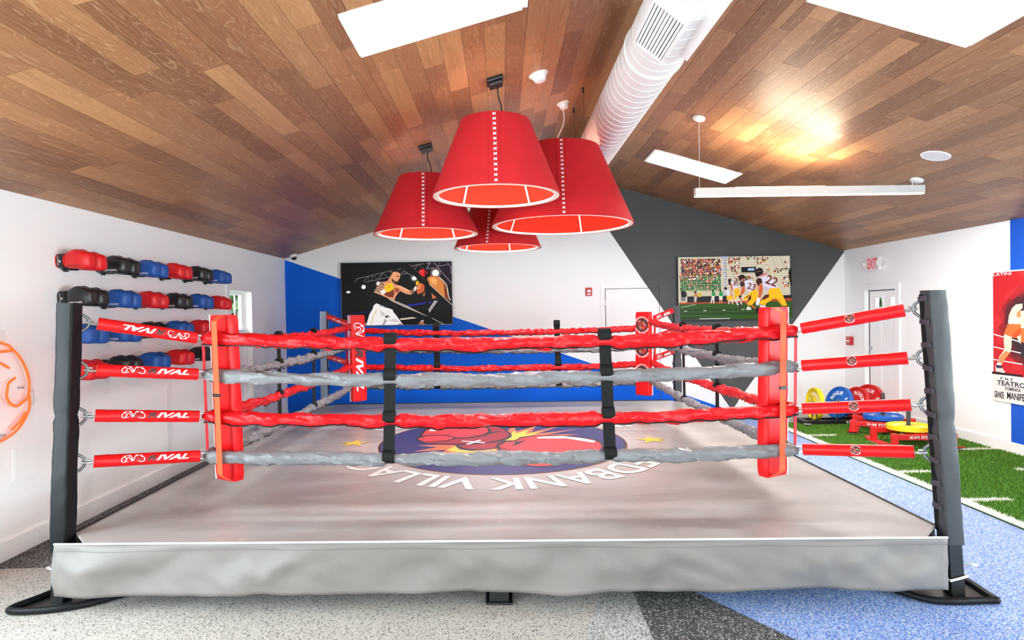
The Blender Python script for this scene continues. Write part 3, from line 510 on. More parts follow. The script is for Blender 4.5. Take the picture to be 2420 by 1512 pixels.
def subtract(rects, h):
    out = []
    for s0, s1, y0, y1 in rects:
        a0, a1, b0, b1 = h
        if a0 >= s1 or a1 <= s0 or b0 >= y1 or b1 <= y0:
            out.append((s0, s1, y0, y1)); continue
        if s0 < a0: out.append((s0, a0, y0, y1))
        if a1 < s1: out.append((a1, s1, y0, y1))
        m0, m1 = max(s0, a0), min(s1, a1)
        if y0 < b0: out.append((m0, m1, y0, b0))
        if b1 < y1: out.append((m0, m1, b1, y1))
    return [r for r in out if r[1] - r[0] > 0.004 and r[3] - r[2] > 0.004]
M['backing'] = pbr('ceiling_backing', (70, 48, 36), 0.9)
cb = MB()
def slab(mb, side, r, n0, n1):
    s0, s1, y0, y1 = r
    vs = [slope_pt(side, s, y, n) for n in (n0, n1) for s, y in ((s0, y0), (s1, y0), (s1, y1), (s0, y1))]
    mb.add(vs, [(3, 2, 1, 0), (4, 5, 6, 7), (0, 1, 5, 4), (1, 2, 6, 5), (2, 3, 7, 6), (3, 0, 4, 7)])
for side in 'LR':
    rs = [(-0.25, LS[side], YF - T, YB + T)]
    for h in sky_rects(side): rs = subtract(rs, (h[0] - 0.031, h[1] + 0.031, h[2] - 0.031, h[3] + 0.031))
    for r in rs: slab(cb, side, r, 0.010, 0.10)
ceiling = struct(cb.build('ceiling', M['backing']))

PW, PL = 0.149, 1.22
rng = random.Random(7)
planks = []
for side in 'LR':
    i = 0
    while i * PW < LS[side] - 0.01:
        s0, s1 = i * PW, min((i + 1) * PW, LS[side])
        y = YF + 0.02 - rng.uniform(0, PL)
        while y < YB:
            L = PL if rng.random() < 0.8 else rng.uniform(0.55, 1.0)
            r = [(s0, s1, max(y, YF), min(y + L, YB))]
            y += L
            if r[0][3] - r[0][2] < 0.02: continue
            for h in sky_rects(side): r = subtract(r, h)
            planks += [(side,) + q for q in r]
        i += 1
def px(p):
    v = Vector(p) - EYE; z = v.dot(fwd)
    if z < 0.15: return None
    return (1210 + FPX * v.dot(rgt) / z, 756 + FPX * v.dot(dwn) / z)
def shown(q):
    side, s0, s1, y0, y1 = q; ar = 0
    N = 4
    for i in range(N):
        for j in range(N):
            p = px(slope_pt(side, s0 + (s1 - s0) * (i + .5) / N, y0 + (y1 - y0) * (j + .5) / N, 0))
            if p and 0 <= p[0] <= 2420 and 0 <= p[1] <= 1512:
                a_ = px(slope_pt(side, s0, y0, 0)); d_ = (slope_pt(side, (s0 + s1) / 2, (y0 + y1) / 2, 0) - EYE).length
                ar += (s1 - s0) * (y1 - y0) / d_ ** 2.6
    return ar
planks.sort(key=shown, reverse=True)
unit = MB().box((0, 0, 0), (1, 1, 1)); unit_me = unit.mesh('plank', M['wood'])
rest = MB()
nb = 0
for k, q in enumerate(planks):
    side, s0, s1, y0, y1 = q
    g = 0.0009
    if k < 298:
        o = bpy.data.objects.new('plank', unit_me); COL.objects.link(o); o.parent = ceiling
        lift = rng.uniform(-0.0008, 0.0008)
        o.location = slope_pt(side, (s0 + s1) / 2, (y0 + y1) / 2, 0.005 + lift)
        o.rotation_euler = (0, -AL if side == 'L' else AR, 0)
        o.scale = (s1 - s0 - 2 * g, y1 - y0 - 2 * g, 0.0096)
    else:
        slab(rest, side, (s0 + g, s1 - g, y0 + g, y1 - g), 0.0002, 0.0098)
o = rest.build('plank_field', M['wood'], parent=ceiling); o['kind'] = 'stuff'

# skylights: white drywall shafts with a pane on top
for k, (sd, x0, x1, y0, y1) in enumerate(SKY):
    win = MB(); H = 0.62; t = 0.03
    ends = ((x0, y0), (x1, y0), (x1, y1), (x0, y1))
    ztop = max(ceil_z(x0), ceil_z(x1)) + H
    top = lambda x: ceil_z(x) + H
    for (xa, ya), (xb, yb) in zip(ends, ends[1:] + ends[:1]):
        dx = Vector((yb - ya, -(xb - xa), 0)).normalized() * t
        lo = -0.002
        vs = [(xa, ya, ceil_z(xa) + lo), (xb, yb, ceil_z(xb) + lo), (xb, yb, top(xb)), (xa, ya, top(xa))]
        vs += [(p[0] + dx.x, p[1] + dx.y, p[2]) for p in vs]
        win.add(vs, [(0, 1, 2, 3), (7, 6, 5, 4), (0, 4, 5, 1), (1, 5, 6, 2), (2, 6, 7, 3), (3, 7, 4, 0)])
    wo = struct(win.build('window_%d' % (k + 2), M['shaft']))
    fr = MB(); fw = 0.05
    for (a0, a1, b0, b1) in ((x0, x0 + fw, y0, y1), (x1 - fw, x1, y0, y1), (x0 + fw, x1 - fw, y0, y0 + fw), (x0 + fw, x1 - fw, y1 - fw, y1)):
        fr.add([(x, y, top(x) - d) for d in (0.06, 0.02) for x, y in ((a0, b0), (a1, b0), (a1, b1), (a0, b1))],
               [(0, 1, 2, 3), (7, 6, 5, 4), (0, 4, 5, 1), (1, 5, 6, 2), (2, 6, 7, 3), (3, 7, 4, 0)])
    fr.build('sash', M['trim'], parent=wo)
    MB().add([(x, y, top(x) - 0.03) for x, y in ends], [(0, 1, 2, 3)]).build('pane', M['glass'], parent=wo)
    xm, ym = (x0 + x1) / 2, (y0 + y1) / 2
    area_light('skylight_portal', (xm, ym, top(xm) - 0.08), (0, -AL if sd == 'L' else AR, 0), (x1 - x0) * 0.95, (y1 - y0) * 0.95, 1, portal=True)

for k, xw in ((8, XL), (9, XR)):  # unseen side windows, added to brighten the room
    fr = MB(); sx = -1 if xw < 0 else 1; a, b = (xw, xw + sx * 0.10)
    n = 4; f = 0.05
    for i in range(n + 1):
        y = SW_Y0 + (SW_Y1 - SW_Y0) * i / n
        fr.bx(min(a, b), max(a, b), max(SW_Y0, y - f / 2), min(SW_Y1, y + f / 2), SW_Z0, SW_Z1)
    fr.bx(min(a, b), max(a, b), SW_Y0, SW_Y1, SW_Z0, SW_Z0 + f); fr.bx(min(a, b), max(a, b), SW_Y0, SW_Y1, SW_Z1 - f, SW_Z1)
    wo = struct(fr.build('window_%d' % k, M['trim']))
    xp = xw + sx * 0.05
    MB().add([(xp, SW_Y0, SW_Z0), (xp, SW_Y1, SW_Z0), (xp, SW_Y1, SW_Z1), (xp, SW_Y0, SW_Z1)], [(0, 1, 2, 3)]).build('pane', M['glass'], parent=wo)

# ------------------------------------------------------------------ left window
win = MB(); cw = 0.085
for a in ((WY0 - cw, WY0, WZ0 - cw, WZ1 + cw), (WY1, WY1 + cw, WZ0 - cw, WZ1 + cw), (WY0, WY1, WZ1, WZ1 + cw), (WY0, WY1, WZ0 - cw, WZ0)):
    win.bx(XL, XL + 0.022, a[0], a[1], a[2], a[3])
win.bx(XL, XL + 0.05, WY0 - cw - 0.02, WY1 + cw + 0.02, WZ0 - 0.02, WZ0)
w1 = struct(win.build('window_1', M['trim'], bevel=0.004))
ZMID = 1.43
def sash(zb, zt, xo, mun, name):
    s = MB(); f = 0.045
    s.bx(xo - 0.03, xo, WY0, WY0 + f, zb, zt); s.bx(xo - 0.03, xo, WY1 - f - 0.06, WY1, zb, zt)
    s.bx(xo - 0.03, xo, WY0 + f, WY1 - f - 0.06, zt - f, zt); s.bx(xo - 0.03, xo, WY0 + f, WY1 - f - 0.06, zb, zb + f)
    so = s.build(name, M['trim'], parent=w1, bevel=0.002)
    m = MB(); n = 3
    for i in range(1, n):
        y = WY0 + f + (WY1 - WY0 - 2 * f - 0.06) * i / n
        MB().bx(xo - 0.02, xo - 0.006, y - 0.009, y + 0.009, zb + f, zt - f).build('muntin', M['trim'], parent=so)
    zc = (zb + zt) / 2
    MB().bx(xo - 0.02, xo - 0.006, WY0 + f, WY1 - f - 0.06, zc - 0.009, zc + 0.009).build('muntin', M['trim'], parent=so)
    gl = MB()
    gl.bx(xo - 0.016, xo - 0.011, WY0 + f, WY1 - f - 0.06, zb + f, zt - f).build('pane', mun, parent=so)
sash(ZMID - 0.02, WZ1, XL - 0.075, M['glass'], 'upper_sash')
M['whitepane'] = pbr('opaque_white_pane', (246, 246, 246), 0.3)  # lower panes are plain opaque white
sash(WZ0, ZMID + 0.02, XL - 0.04, M['whitepane'], 'lower_sash')

# ------------------------------------------------------------------ doors
d = MB().bx(1.640, 2.484, YB - 0.014, YB + 0.0, 0.012, 1.952)
d1 = struct(d.build('door_1', M['gable'], bevel=0.003))
g = MB(); dk = M['grey_metal']
M['gap'] = pbr('shadow_gap', (90, 90, 92), 0.9)
for x0, x1, z0, z1 in ((1.632, 1.640, 0.01, 1.960), (2.484, 2.492, 0.01, 1.960), (1.640, 2.484, 1.952, 1.960)):
    g.bx(x0, x1, YB - 0.004, YB, z0, z1)
g.build('door_gap', M['gap'], parent=d1)
for z in (0.25, 1.0, 1.74):
    MB().bx(1.626, 1.648, YB - 0.024, YB - 0.012, z - 0.045, z + 0.045).build('hinge', M['whiteplastic'], parent=d1, bevel=0.003)
k = MB().lathe([(0.0, 0.05), (0.026, 0.045), (0.03, 0.03), (0.012, 0.02), (0.012, 0.008), (0.034, 0.006), (0.034, 0)], 20, m=Matrix.Rotation(radians(90), 3, 'X'))
k.build('door_knob', M['chrome'], parent=d1, loc=(2.412, YB - 0.014, 0.93), smooth=40)
cs = MB()
for x0, x1, z0, z1 in ((2.497, 2.56, 0, 2.02), (1.56, 1.628, 0, 2.02), (1.628, 2.497, 1.965, 2.02)):
    cs.bx(x0, x1, YB - 0.008, YB, z0, z1)
cs.build('casing', M['gable'], parent=d1, bevel=0.002)

# right-hand door, panelled with two small panes at the top
d2 = MB(); X = XR + 0.05
WIN = ((8.225, 8.10 - 0.0, 1.61, 1.735), (8.58, 8.43, 1.61, 1.735))
panes = ((8.155, 8.30), (8.50, 8.645)); pz0, pz1 = 1.60, 1.735
d2.bx(X, X + 0.04, DY0, DY1, 0.01, pz0); d2.bx(X, X + 0.04, DY0, DY1, pz1, DZ1 - 0.004)
d2.bx(X, X + 0.04, DY0, panes[0][0], pz0, pz1); d2.bx(X, X + 0.04, panes[0][1], panes[1][0], pz0, pz1); d2.bx(X, X + 0.04, panes[1][1], DY1 - 0.012, pz0, pz1)
d2o = struct(d2.build('door_2', M['trim']))
for ya, yb in panes:
    p = MB()
    for q in ((ya - 0.03, ya, pz0 - 0.03, pz1 + 0.03), (yb, yb + 0.03, pz0 - 0.03, pz1 + 0.03), (ya, yb, pz1, pz1 + 0.03), (ya, yb, pz0 - 0.03, pz0)):
        p.bx(X - 0.012, X, *q)
    po = p.build('pane_frame', M['trim'], parent=d2o, bevel=0.003)
    MB().bx(X + 0.015, X + 0.02, ya, yb, pz0, pz1).build('pane', M['glass'], parent=po)
for za, zb in ((0.95, 1.48), (0.12, 0.80)):
    for ya, yb in ((8.19, 8.42), (8.53, 8.76)):
        p = MB(); ym_, zm_ = (ya + yb) / 2, (za + zb) / 2
        p.bx(X - 0.008, X, ya, yb, za, zb); p.build('door_panel', M['trim'], parent=d2o, bevel=0.006)
kk = MB().lathe([(0.0, 0.06), (0.026, 0.055), (0.03, 0.035), (0.012, 0.02), (0.034, 0.006), (0.034, 0)], 20, m=Matrix.Rotation(radians(-90), 3, 'Y'))
kk.build('door_knob', M['chrome'], parent=d2o, loc=(X, 8.765, 0.87), smooth=40)
kk = MB().lathe([(0.0, 0.02), (0.024, 0.018), (0.03, 0.004), (0.03, 0)], 20, m=Matrix.Rotation(radians(-90), 3, 'Y'))
kk.build('deadbolt', M['chrome'], parent=d2o, loc=(X, 8.765, 0.99), smooth=40)
cs = MB()
cs.bx(XR - 0.022, XR, DY0 - 0.085, DY0, 0, DZ1 + 0.085); cs.bx(XR - 0.022, XR, DY1, DY1 + 0.085, 0, DZ1 + 0.085); cs.bx(XR - 0.022, XR, DY0, DY1, DZ1, DZ1 + 0.085)
struct(cs.build('trim_1', M['trim'], bevel=0.004))
jb = MB(); jb.bx(X - 0.004, X + 0.001, DY1 - 0.014, DY1, 0, DZ1); jb.bx(X - 0.004, X + 0.001, DY0, DY1, DZ1 - 0.012, DZ1); jb.build('jamb_gap', pbr('dark_gap', (58, 58, 60), 0.9), parent=d2o)
# ------------------------------------------------------------------ boxing ring
def vinyl(name, c, rough=0.35, bump=0.35, bs=9.0, var=0.05, spec=0.32):
    t = NT(name); c = lin(c); t.b.inputs['Specular IOR Level'].default_value = spec
    f = t.noise(t.pos(), 5, 1)
    t.link(t.ramp(f, [(0.3, tuple(x * (1 - var) for x in c)), (0.7, tuple(min(1, x * (1 + var)) for x in c))]), t.b.inputs['Base Color'])
    t.b.inputs['Roughness'].default_value = rough
    t.bump(t.noise(t.pos(), bs, 1, 0.5, 0.4), bump, 0.012)
    return t.m
M['redvinyl'] = vinyl('red_vinyl', (212, 14, 20), 0.36)
M['redsleeve'] = vinyl('red_sleeve', (198, 14, 24), 0.38, 0.4, 26)
M['greysleeve'] = vinyl('grey_sleeve', (118, 118, 122), 0.36, 0.4, 26)
M['blackvinyl'] = vinyl('black_vinyl', (22, 22, 25), 0.42, 0.35, 8, spec=0.14)
M['greyvinyl'] = vinyl('grey_post_vinyl', (62, 63, 66), 0.40, 0.35, 8, spec=0.22)
M['sheenvinyl'] = vinyl('sheen_tinted_vinyl', (138, 150, 172), 0.3, 0.35, 8)  # reflected light put into the base colour of the far left post
M['tabvinyl'] = vinyl('dark_tab_vinyl', (62, 58, 66), 0.4, 0.2, 8)
M['orangeweb'] = pbr('orange_webbing', (250, 84, 40), 0.6, bump=0.2, bscale=250)
M['redweb'] = pbr('red_webbing', (205, 20, 34), 0.6)
M['piping'] = pbr('white_piping', (240, 238, 236), 0.5)
M['cord'] = pbr('white_cord', (225, 222, 216), 0.8)
def canvas_mat(name, c, streak=0.16):
    t = NT(name); c = lin(c)
    n1 = t.noise(t.mapping(t.pos(), (0.7, 1.6, 1.0)), 1.0, 3, 0.6, 0.6)
    n2 = t.noise(t.mapping(t.pos(), (14, 14, 14)), 1.0, 3, 0.75)
    dirt = tuple(x * (1 - streak * 1.6) * k for x, k in zip(c, (1.0, 0.93, 0.9)))
    cc = t.mix(t.ramp(n1, [(0.42, (0, 0, 0)), (0.68, (1, 1, 1))]), c, dirt)
    cc = t.mix(t.math('MULTIPLY', t.ramp(n2, [(0.60, (0, 0, 0)), (0.75, (1, 1, 1))]), 0.25), cc, lin((214, 210, 206)))
    # brown darkening just inside the rope square, fading inward
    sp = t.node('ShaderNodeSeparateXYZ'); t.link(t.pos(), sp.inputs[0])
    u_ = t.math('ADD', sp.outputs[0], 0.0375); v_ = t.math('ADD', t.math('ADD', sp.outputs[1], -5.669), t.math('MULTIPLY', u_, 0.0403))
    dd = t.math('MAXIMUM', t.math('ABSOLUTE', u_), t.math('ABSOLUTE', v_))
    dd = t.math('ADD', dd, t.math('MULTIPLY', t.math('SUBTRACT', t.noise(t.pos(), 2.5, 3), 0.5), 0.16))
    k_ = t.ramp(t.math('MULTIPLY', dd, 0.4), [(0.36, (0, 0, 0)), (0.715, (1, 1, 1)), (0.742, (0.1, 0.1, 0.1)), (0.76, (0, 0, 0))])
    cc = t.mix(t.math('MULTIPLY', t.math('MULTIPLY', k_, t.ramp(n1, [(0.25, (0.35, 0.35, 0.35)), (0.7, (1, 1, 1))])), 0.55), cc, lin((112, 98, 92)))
    t.link(cc, t.b.inputs['Base Color']); t.b.inputs['Roughness'].default_value = 0.32; t.b.inputs['Specular IOR Level'].default_value = 0.65
    t.bump(t.noise(t.mapping(t.pos(), (0.5, 5.0, 1.0)), 1.0, 1), 0.22, 0.05)
    return t.m
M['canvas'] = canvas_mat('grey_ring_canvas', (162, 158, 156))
def apron_mat():
    t = NT('grey_apron_vinyl'); c = lin((117, 111, 108))
    n = t.noise(t.mapping(t.pos(), (1.2, 1.2, 3)), 1.0, 4)
    cc = t.mix(n, tuple(x * 0.9 for x in c), tuple(min(1, x * 1.08) for x in c))
    t.link(cc, t.b.inputs['Base Color']); t.b.inputs['Roughness'].default_value = 0.48; t.b.inputs['Specular IOR Level'].default_value = 0.3
    wv = t.node('ShaderNodeTexWave'); wv.inputs['Scale'].default_value = 60; wv.bands_direction = 'X'
    t.link(t.pos(), wv.inputs['Vector']); t.bump(wv.outputs['Fac'], 0.05, 0.002)
    return t.m
M['apron'] = apron_mat()
M['seam'] = pbr('hem_stitching', (92, 88, 86), 0.7)
M['ply'] = pbr('platform_frame', (30, 30, 32), 0.6)

HM = 2.455     # half the platform
plat = thing('ring_platform', 'low square boxing ring platform with printed grey canvas and hanging skirts', 'boxing ring', RW((0, 0, 0)))
PO = plat.location.copy()
def rbuild(mb, name, mat, parent, origin=None, **k):
    return mb.build(name, mat, parent=parent, xf=RW, origin=PO if origin is None else origin, **k)
def quad(u0, u1, v0, v1): return [(u0, v0), (u1, v0), (u1, v1), (u0, v1)]
ch = 0.17      # corners cut back for the posts
octo = [(-HM + ch, -HM), (HM - ch, -HM), (HM, -HM + ch), (HM, HM - ch), (HM - ch, HM), (-HM + ch, HM), (-HM, HM - ch), (-HM, -HM + ch)]
fr = MB().prism([(x * 0.985, y * 0.985) for x, y in octo], lambda u, v, d_: Vector((u, v, d_)), 0.20, ZM - 0.016)
rbuild(fr, 'deck', M['ply'], plat)
for u, v in ((0, -2.33), (0, 2.33), (-2.33, 0), (2.33, 0), (0, 0)):
    lg = MB(); lg.box((u, v, 0.105), (0.11, 0.10, 0.19)); lg.box((u, v, 0.006), (0.15, 0.14, 0.012))
    rbuild(lg, 'leg', M['black'], plat, bevel=0.004)
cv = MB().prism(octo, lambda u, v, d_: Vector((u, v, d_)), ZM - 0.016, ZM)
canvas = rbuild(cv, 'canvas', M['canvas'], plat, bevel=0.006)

# printed emblem
NAVY = (36, 46, 112); EDGE = (40, 34, 44); CREAM = (240, 238, 234); STAR = (248, 206, 74)
def star(c, R, rot=pi / 2):
    return [(c[0] + (R if i % 2 == 0 else R * 0.40) * cos(rot + i * pi / 5), c[1] + (R if i % 2 == 0 else R * 0.40) * sin(rot + i * pi / 5)) for i in range(10)]
def emblem(text=True, disc=NAVY, dim=1.0):
    f = Flat()
    if disc is NAVY: f.disc((196, 120, 80), (0, 0), 1.172, n=64)
    f.disc(EDGE, (0, 0), 1.165, n=64); f.disc(disc, (0, 0), 1.145, n=64)
    for it in MAT_ART:
        cc_ = tuple(int(q_ * dim) for q_ in it[1])
        if it[0] == 'p': f.poly(cc_, it[2])
        else: f.line(cc_, it[2], it[3])
    f.poly(STAR, star((-1.42, 0), 0.155)); f.poly(STAR, star((1.42, 0), 0.155))
    if text:
        for base in (0, -pi):
            f.arc_text(CREAM, 'REDBANK VILLAGE', 1.25, 0.30, radians(155) + base, radians(25) + base, bold=0.018)
    return f
E_FULL = emblem()
E_DARK = emblem(disc=(50, 38, 44), dim=0.8)
mb = MB()
E_FULL.into(mb, lambda x, y, l: RW((x + 0.018, y, ZM + 0.0012 + l)) - PO, 0.00006)
mb.build('printed_emblem', M['matprint'], parent=canvas, label='round navy emblem with two red cartoon boxing gloves and white lettering')

# skirts
def skirt(name, p0, p1, out, seed, zb=0.108, gap=0.02, amp=1.0):
    """p0->p1 along the edge in ring coordinates, out = outward unit"""
    p0 = Vector(p0); p1 = Vector(p1); out = Vector(out); L = (p1 - p0).length
    def fn(s, t):
        x = s * L
        n1 = noise.noise(Vector((x * 1.6, t * 0.9, seed))); n2 = noise.noise(Vector((x * 3.7 + t * 0.9, t * 1.2, seed + 9)))
        tri = abs(((x * 1.05 + 0.4 * n1 + t * 0.2) % 1.0) - 0.5) * 2
        n3 = noise.noise(Vector((x * 7.5 - t * 2.2, t * 2.5, seed + 4)))
        fold = (0.050 * n1 + 0.030 * n2 + 0.012 * n3 + 0.045 * max(0.0, 1 - 5 * tri * (0.35 + t)) * (1.15 - t)) * min(1.0, t * 2.2) * amp
        o = out * (gap + 0.012 * t + fold)
        z = ZM + 0.002 - t * (ZM - zb) + t * 0.012 * noise.noise(Vector((x * 1.3, 3.3, seed)))
        q = p0.lerp(p1, s)
        return Vector((q.x + o.x, q.y + o.y, z))
    g = MB().grid(160, 14, fn)
    o = rbuild(g, name, M['apron'], plat, smooth=60)
    so = o.modifiers.new('solid', 'SOLIDIFY'); so.thickness = 0.003
    pp = MB().tube([fn(i / 80, 0.0) + Vector((0, 0, 0.003)) for i in range(81)], 0.0055, 6)
    rbuild(pp, 'edge_piping', M['piping'] if amp == 1.0 else M['black'], o)
    st = MB().grid(160, 1, lambda s, t: fn(s, 0.12 + t * 0.008) + Vector((out.x, out.y, 0)) * 0.0025)
    if amp == 1.0: rbuild(st, 'hem_seam', M['seam'], o)
    return o
skirt('front_skirt', (-2.44, -HM), (2.385, -HM), (0, -1), 3.1)
skirt('back_skirt', (-2.30, HM), (2.30, HM), (0, 1), 5.7, gap=0.0, amp=0.3)
skirt('side_skirt', (-HM, -2.28), (-HM, 2.3), (-1, 0), 8.2, gap=0.0, amp=0.3)
skirt('side_skirt', (HM, -2.28), (HM, 2.3), (1, 0), 11.4, gap=0.0, amp=0.3)

# ---- posts
LEV = ['top', 'second', 'third', 'bottom']
ZD = [1.600, 1.325, 1.057, 0.787]        # steel eyes on the posts
ZC = [1.478, 1.248, 0.978, 0.724]        # rope ends
CORN = {'FL': (-1, -1), 'FR': (1, -1), 'BL': (-1, 1), 'BR': (1, 1)}
CTXT = {'FL': 'near left', 'FR': 'near right', 'BL': 'far left', 'BR': 'far right'}
POST = {'FL': ((-2.515, -2.335), (-2.425, -2.325), 1.712), 'FR': ((2.535, -2.315), (2.430, -2.315), 1.70),
        'BL': ((-2.42, 2.43), (-2.405, 2.42), 1.668), 'BR': ((2.40, 2.43), (2.385, 2.42), 1.662)}
def post_axis(k, z):
    (bx_, by_), (tx, ty), H = POST[k]; t = z / H
    return Vector((bx_ + (tx - bx_) * t, by_ + (ty - by_) * t, z))
PLAB = {'FL': 'black padded corner post left of the near skirt, dark vinyl with a sharp crease',
        'FR': 'grey padded corner post right of the near skirt with hook-and-loop tabs',
        'BL': 'padded corner post in front of the blue wall, reflected light painted into its colour',
        'BR': 'narrow grey padded corner post with tabs below the football screen'}
RB = 0.0485    # half width of a padded post
for k, (su, sv) in CORN.items():
    base = post_axis(k, 0); OW = RW(base)
    t = thing('corner_post', PLAB[k], 'ring post', OW, group='ring corner posts')
    H = POST[k][2]
    pm = {'FL': M['blackvinyl'], 'BL': M['sheenvinyl']}.get(k, M['greyvinyl'])
    col = MB(); hw = 0.038
    vs = []
    for z in (0.008, H - 0.01):
        a_ = post_axis(k, z); vs += [a_ + Vector((x * hw, y * hw, 0)) for x, y in ((-1, -1), (1, -1), (1, 1), (-1, 1))]
    col.add(vs, [(3, 2, 1, 0), (4, 5, 6, 7), (0, 1, 5, 4), (1, 2, 6, 5), (2, 3, 7, 6), (3, 0, 4, 7)])
    rbuild(col, 'steel_tube', M['black'], t, OW, bevel=0.006)
    # pad: rounded square sleeve with creases
    zb = 0.30 if k[0] == 'F' else ZM + 0.01
    pad = MB(); NR = 44; prof = []
    for j in range(24):
        an = 2 * pi * j / 24 + 0.001
        cx_, sy_ = cos(an), sin(an); e = 0.28
        prof.append((abs(cx_) ** e * (1 if cx_ > 0 else -1), abs(sy_) ** e * (1 if sy_ > 0 else -1)))
    vs = []
    for i in range(NR + 1):
        z = zb + (H - zb) * i / NR; a_ = post_axis(k, z)
        for j, (x, y) in enumerate(prof):
            cr = 0.0035 * noise.noise(Vector((x * 1.3 + 3 * su, y * 1.3 + sv, z * 4.5))) + 0.0025 * noise.noise(Vector((x * 2, y * 2, z * 14 + su)))
            pinch = -0.010 * math.exp(-((z - (1.08 if su < 0 else 0.98)) / 0.018) ** 2)
            w_ = RB + cr + pinch
            vs.append(a_ + Vector((x * w_, y * w_, 0)))
    n = len(prof); fs = [(i * n + j, i * n + (j + 1) % n, (i + 1) * n + (j + 1) % n, (i + 1) * n + j) for i in range(NR) for j in range(n)]
    fs.append(tuple(NR * n + j for j in range(n)))
    pad.add(vs, fs)
    pado = rbuild(pad, 'post_pad', pm, t, OW, smooth=35)
    # opening strip and tabs on the face towards the ring
    fx = -su
    if k != 'FL':
        stp = MB(); vs = []
        for i in range(31):
            z = zb + 0.06 + (H - 0.02 - zb - 0.06) * i / 30; a_ = post_axis(k, z); wv = 0.006 * sin(i * 1.7)
            xo = fx * (RB + 0.004)
            y0_ = 0.038 * (1 if sv < 0 else -1); y1_ = (0.010 + wv) * (1 if sv < 0 else -1)
            vs += [a_ + Vector((xo, y0_, 0)), a_ + Vector((xo, y1_, 0)), a_ + Vector((xo - fx * 0.012, y1_, 0)), a_ + Vector((xo - fx * 0.012, y0_, 0))]
        fs = []
        for i in range(30):
            for j in range(4): fs.append((i * 4 + j, i * 4 + (j + 1) % 4, i * 4 + 4 + (j + 1) % 4, i * 4 + 4 + j))
        stp.add(vs, fs + [(0, 1, 2, 3), (120, 121, 122, 123)])
        rbuild(stp, 'opening_strip', M['blackmatte'], t, OW)
        nt = 10
        for i in range(nt):
            z = 0.50 + i * (1.655 - 0.50) / (nt - 1); a_ = post_axis(k, z)
            tb = MB().box(a_ + Vector((fx * (RB + 0.008), 0.004 if sv < 0 else -0.004, 0)), (0.008, 0.070, 0.030), Matrix.Rotation(0.10 * (-1) ** i, 3, 'X'))
            rbuild(tb, 'closing_tab', M['tabvinyl'], t, OW, bevel=0.003)
    # steel eyes
    dirv = Vector((-su, -sv, 0)).normalized()
    for z in ZD:
        a_ = post_axis(k, z) + dirv * 0.052
        up = Vector((0, 0, 1))
        pts = [a_ + up * 0.048, a_ + up * 0.045 + dirv * 0.014, a_ + up * 0.026 + dirv * 0.036, a_ + dirv * 0.046, a_ - up * 0.026 + dirv * 0.036, a_ - up * 0.045 + dirv * 0.014, a_ - up * 0.048]
        rbuild(MB().tube(pts, 0.0085, 8), 'steel_eye', M['grey_metal'], t, OW, smooth=50)
    # base plate with a rounded rim
    plate = [(-0.19, -0.135), (0.02, -0.13), (0.20, -0.06), (0.34, 0.06), (0.22, 0.20), (0.06, 0.34), (-0.06, 0.20), (-0.13, 0.02)]
    if su > 0: plate = [(-0.15, -0.10), (0.17, -0.10), (0.30, 0.02), (0.36, 0.14), (0.34, 0.30), (0.10, 0.32), (-0.04, 0.29), (-0.16, 0.18)]
    plate = [(base.x + x * -su, base.y + y * -sv) for x, y in plate]
    bp = MB().prism(plate, lambda u, v, d_: Vector((u, v, d_)), 0.0, 0.012)
    bpo = rbuild(bp, 'base_plate', M['black'], t, OW)
    sm = []
    N_ = len(plate)
    edge = plate[:4] if True else plate
    loop = [plate[(i + 6) % N_] for i in range(6)]
    def cr_(pts, n=6):
        out = []
        for i in range(len(pts) - 1):
            p0 = Vector(pts[max(i - 1, 0)]); p1 = Vector(pts[i]); p2 = Vector(pts[i + 1]); p3 = Vector(pts[min(i + 2, len(pts) - 1)])
            for s_ in range(n):
                q = s_ / n
                out.append(0.5 * ((2 * p1) + (p2 - p0) * q + (2 * p0 - 5 * p1 + 4 * p2 - p3) * q * q + (3 * p1 - p0 - 3 * p2 + p3) * q ** 3))
        return out + [Vector(pts[-1])]
    if su > 0: loop = [plate[6], plate[7], (plate[7][0] * 0.15 + plate[0][0] * 0.85, plate[7][1] * 0.15 + plate[0][1] * 0.85), plate[0], (plate[0][0] * 0.85 + plate[1][0] * 0.15, plate[0][1]), plate[1], plate[2], plate[3]]
    rim = [Vector((p.x, p.y, 0.022)) for p in cr_(loop)]
    rbuild(MB().tube(rim, 0.020, 8), 'base_rim', M['blackvinyl'], bpo, OW, smooth=50)
    if k[0] == 'F':
        zt = 0.115; a_ = post_axis(k, zt); w_ = 0.045
        ring_ = [a_ + Vector((x * w_, y * w_, 0.012 * x * su)) for x, y in ((-1, -1), (0, -1.03), (1, -1), (1.03, 0), (1, 1), (0, 1.03), (-1, 1), (-1.03, 0))]
        if k == 'FL': ring_ = [p + Vector((0, 0, 0.09)) for p in ring_]
        cdb = MB().tube(ring_, 0.007, 6, closed=True)
        tail = [a_ + Vector((su * 0.053, 0.03, 0.01)), a_ + Vector((su * 0.09, 0.06, 0.03)), a_ + Vector((su * 0.12, 0.02, 0.05)), a_ + Vector((su * 0.16, 0.03, 0.04))]
        if k == 'FR': cdb.tube(tail, 0.007, 6)
        rbuild(cdb, 'tied_cord', M['cord'], t, OW)

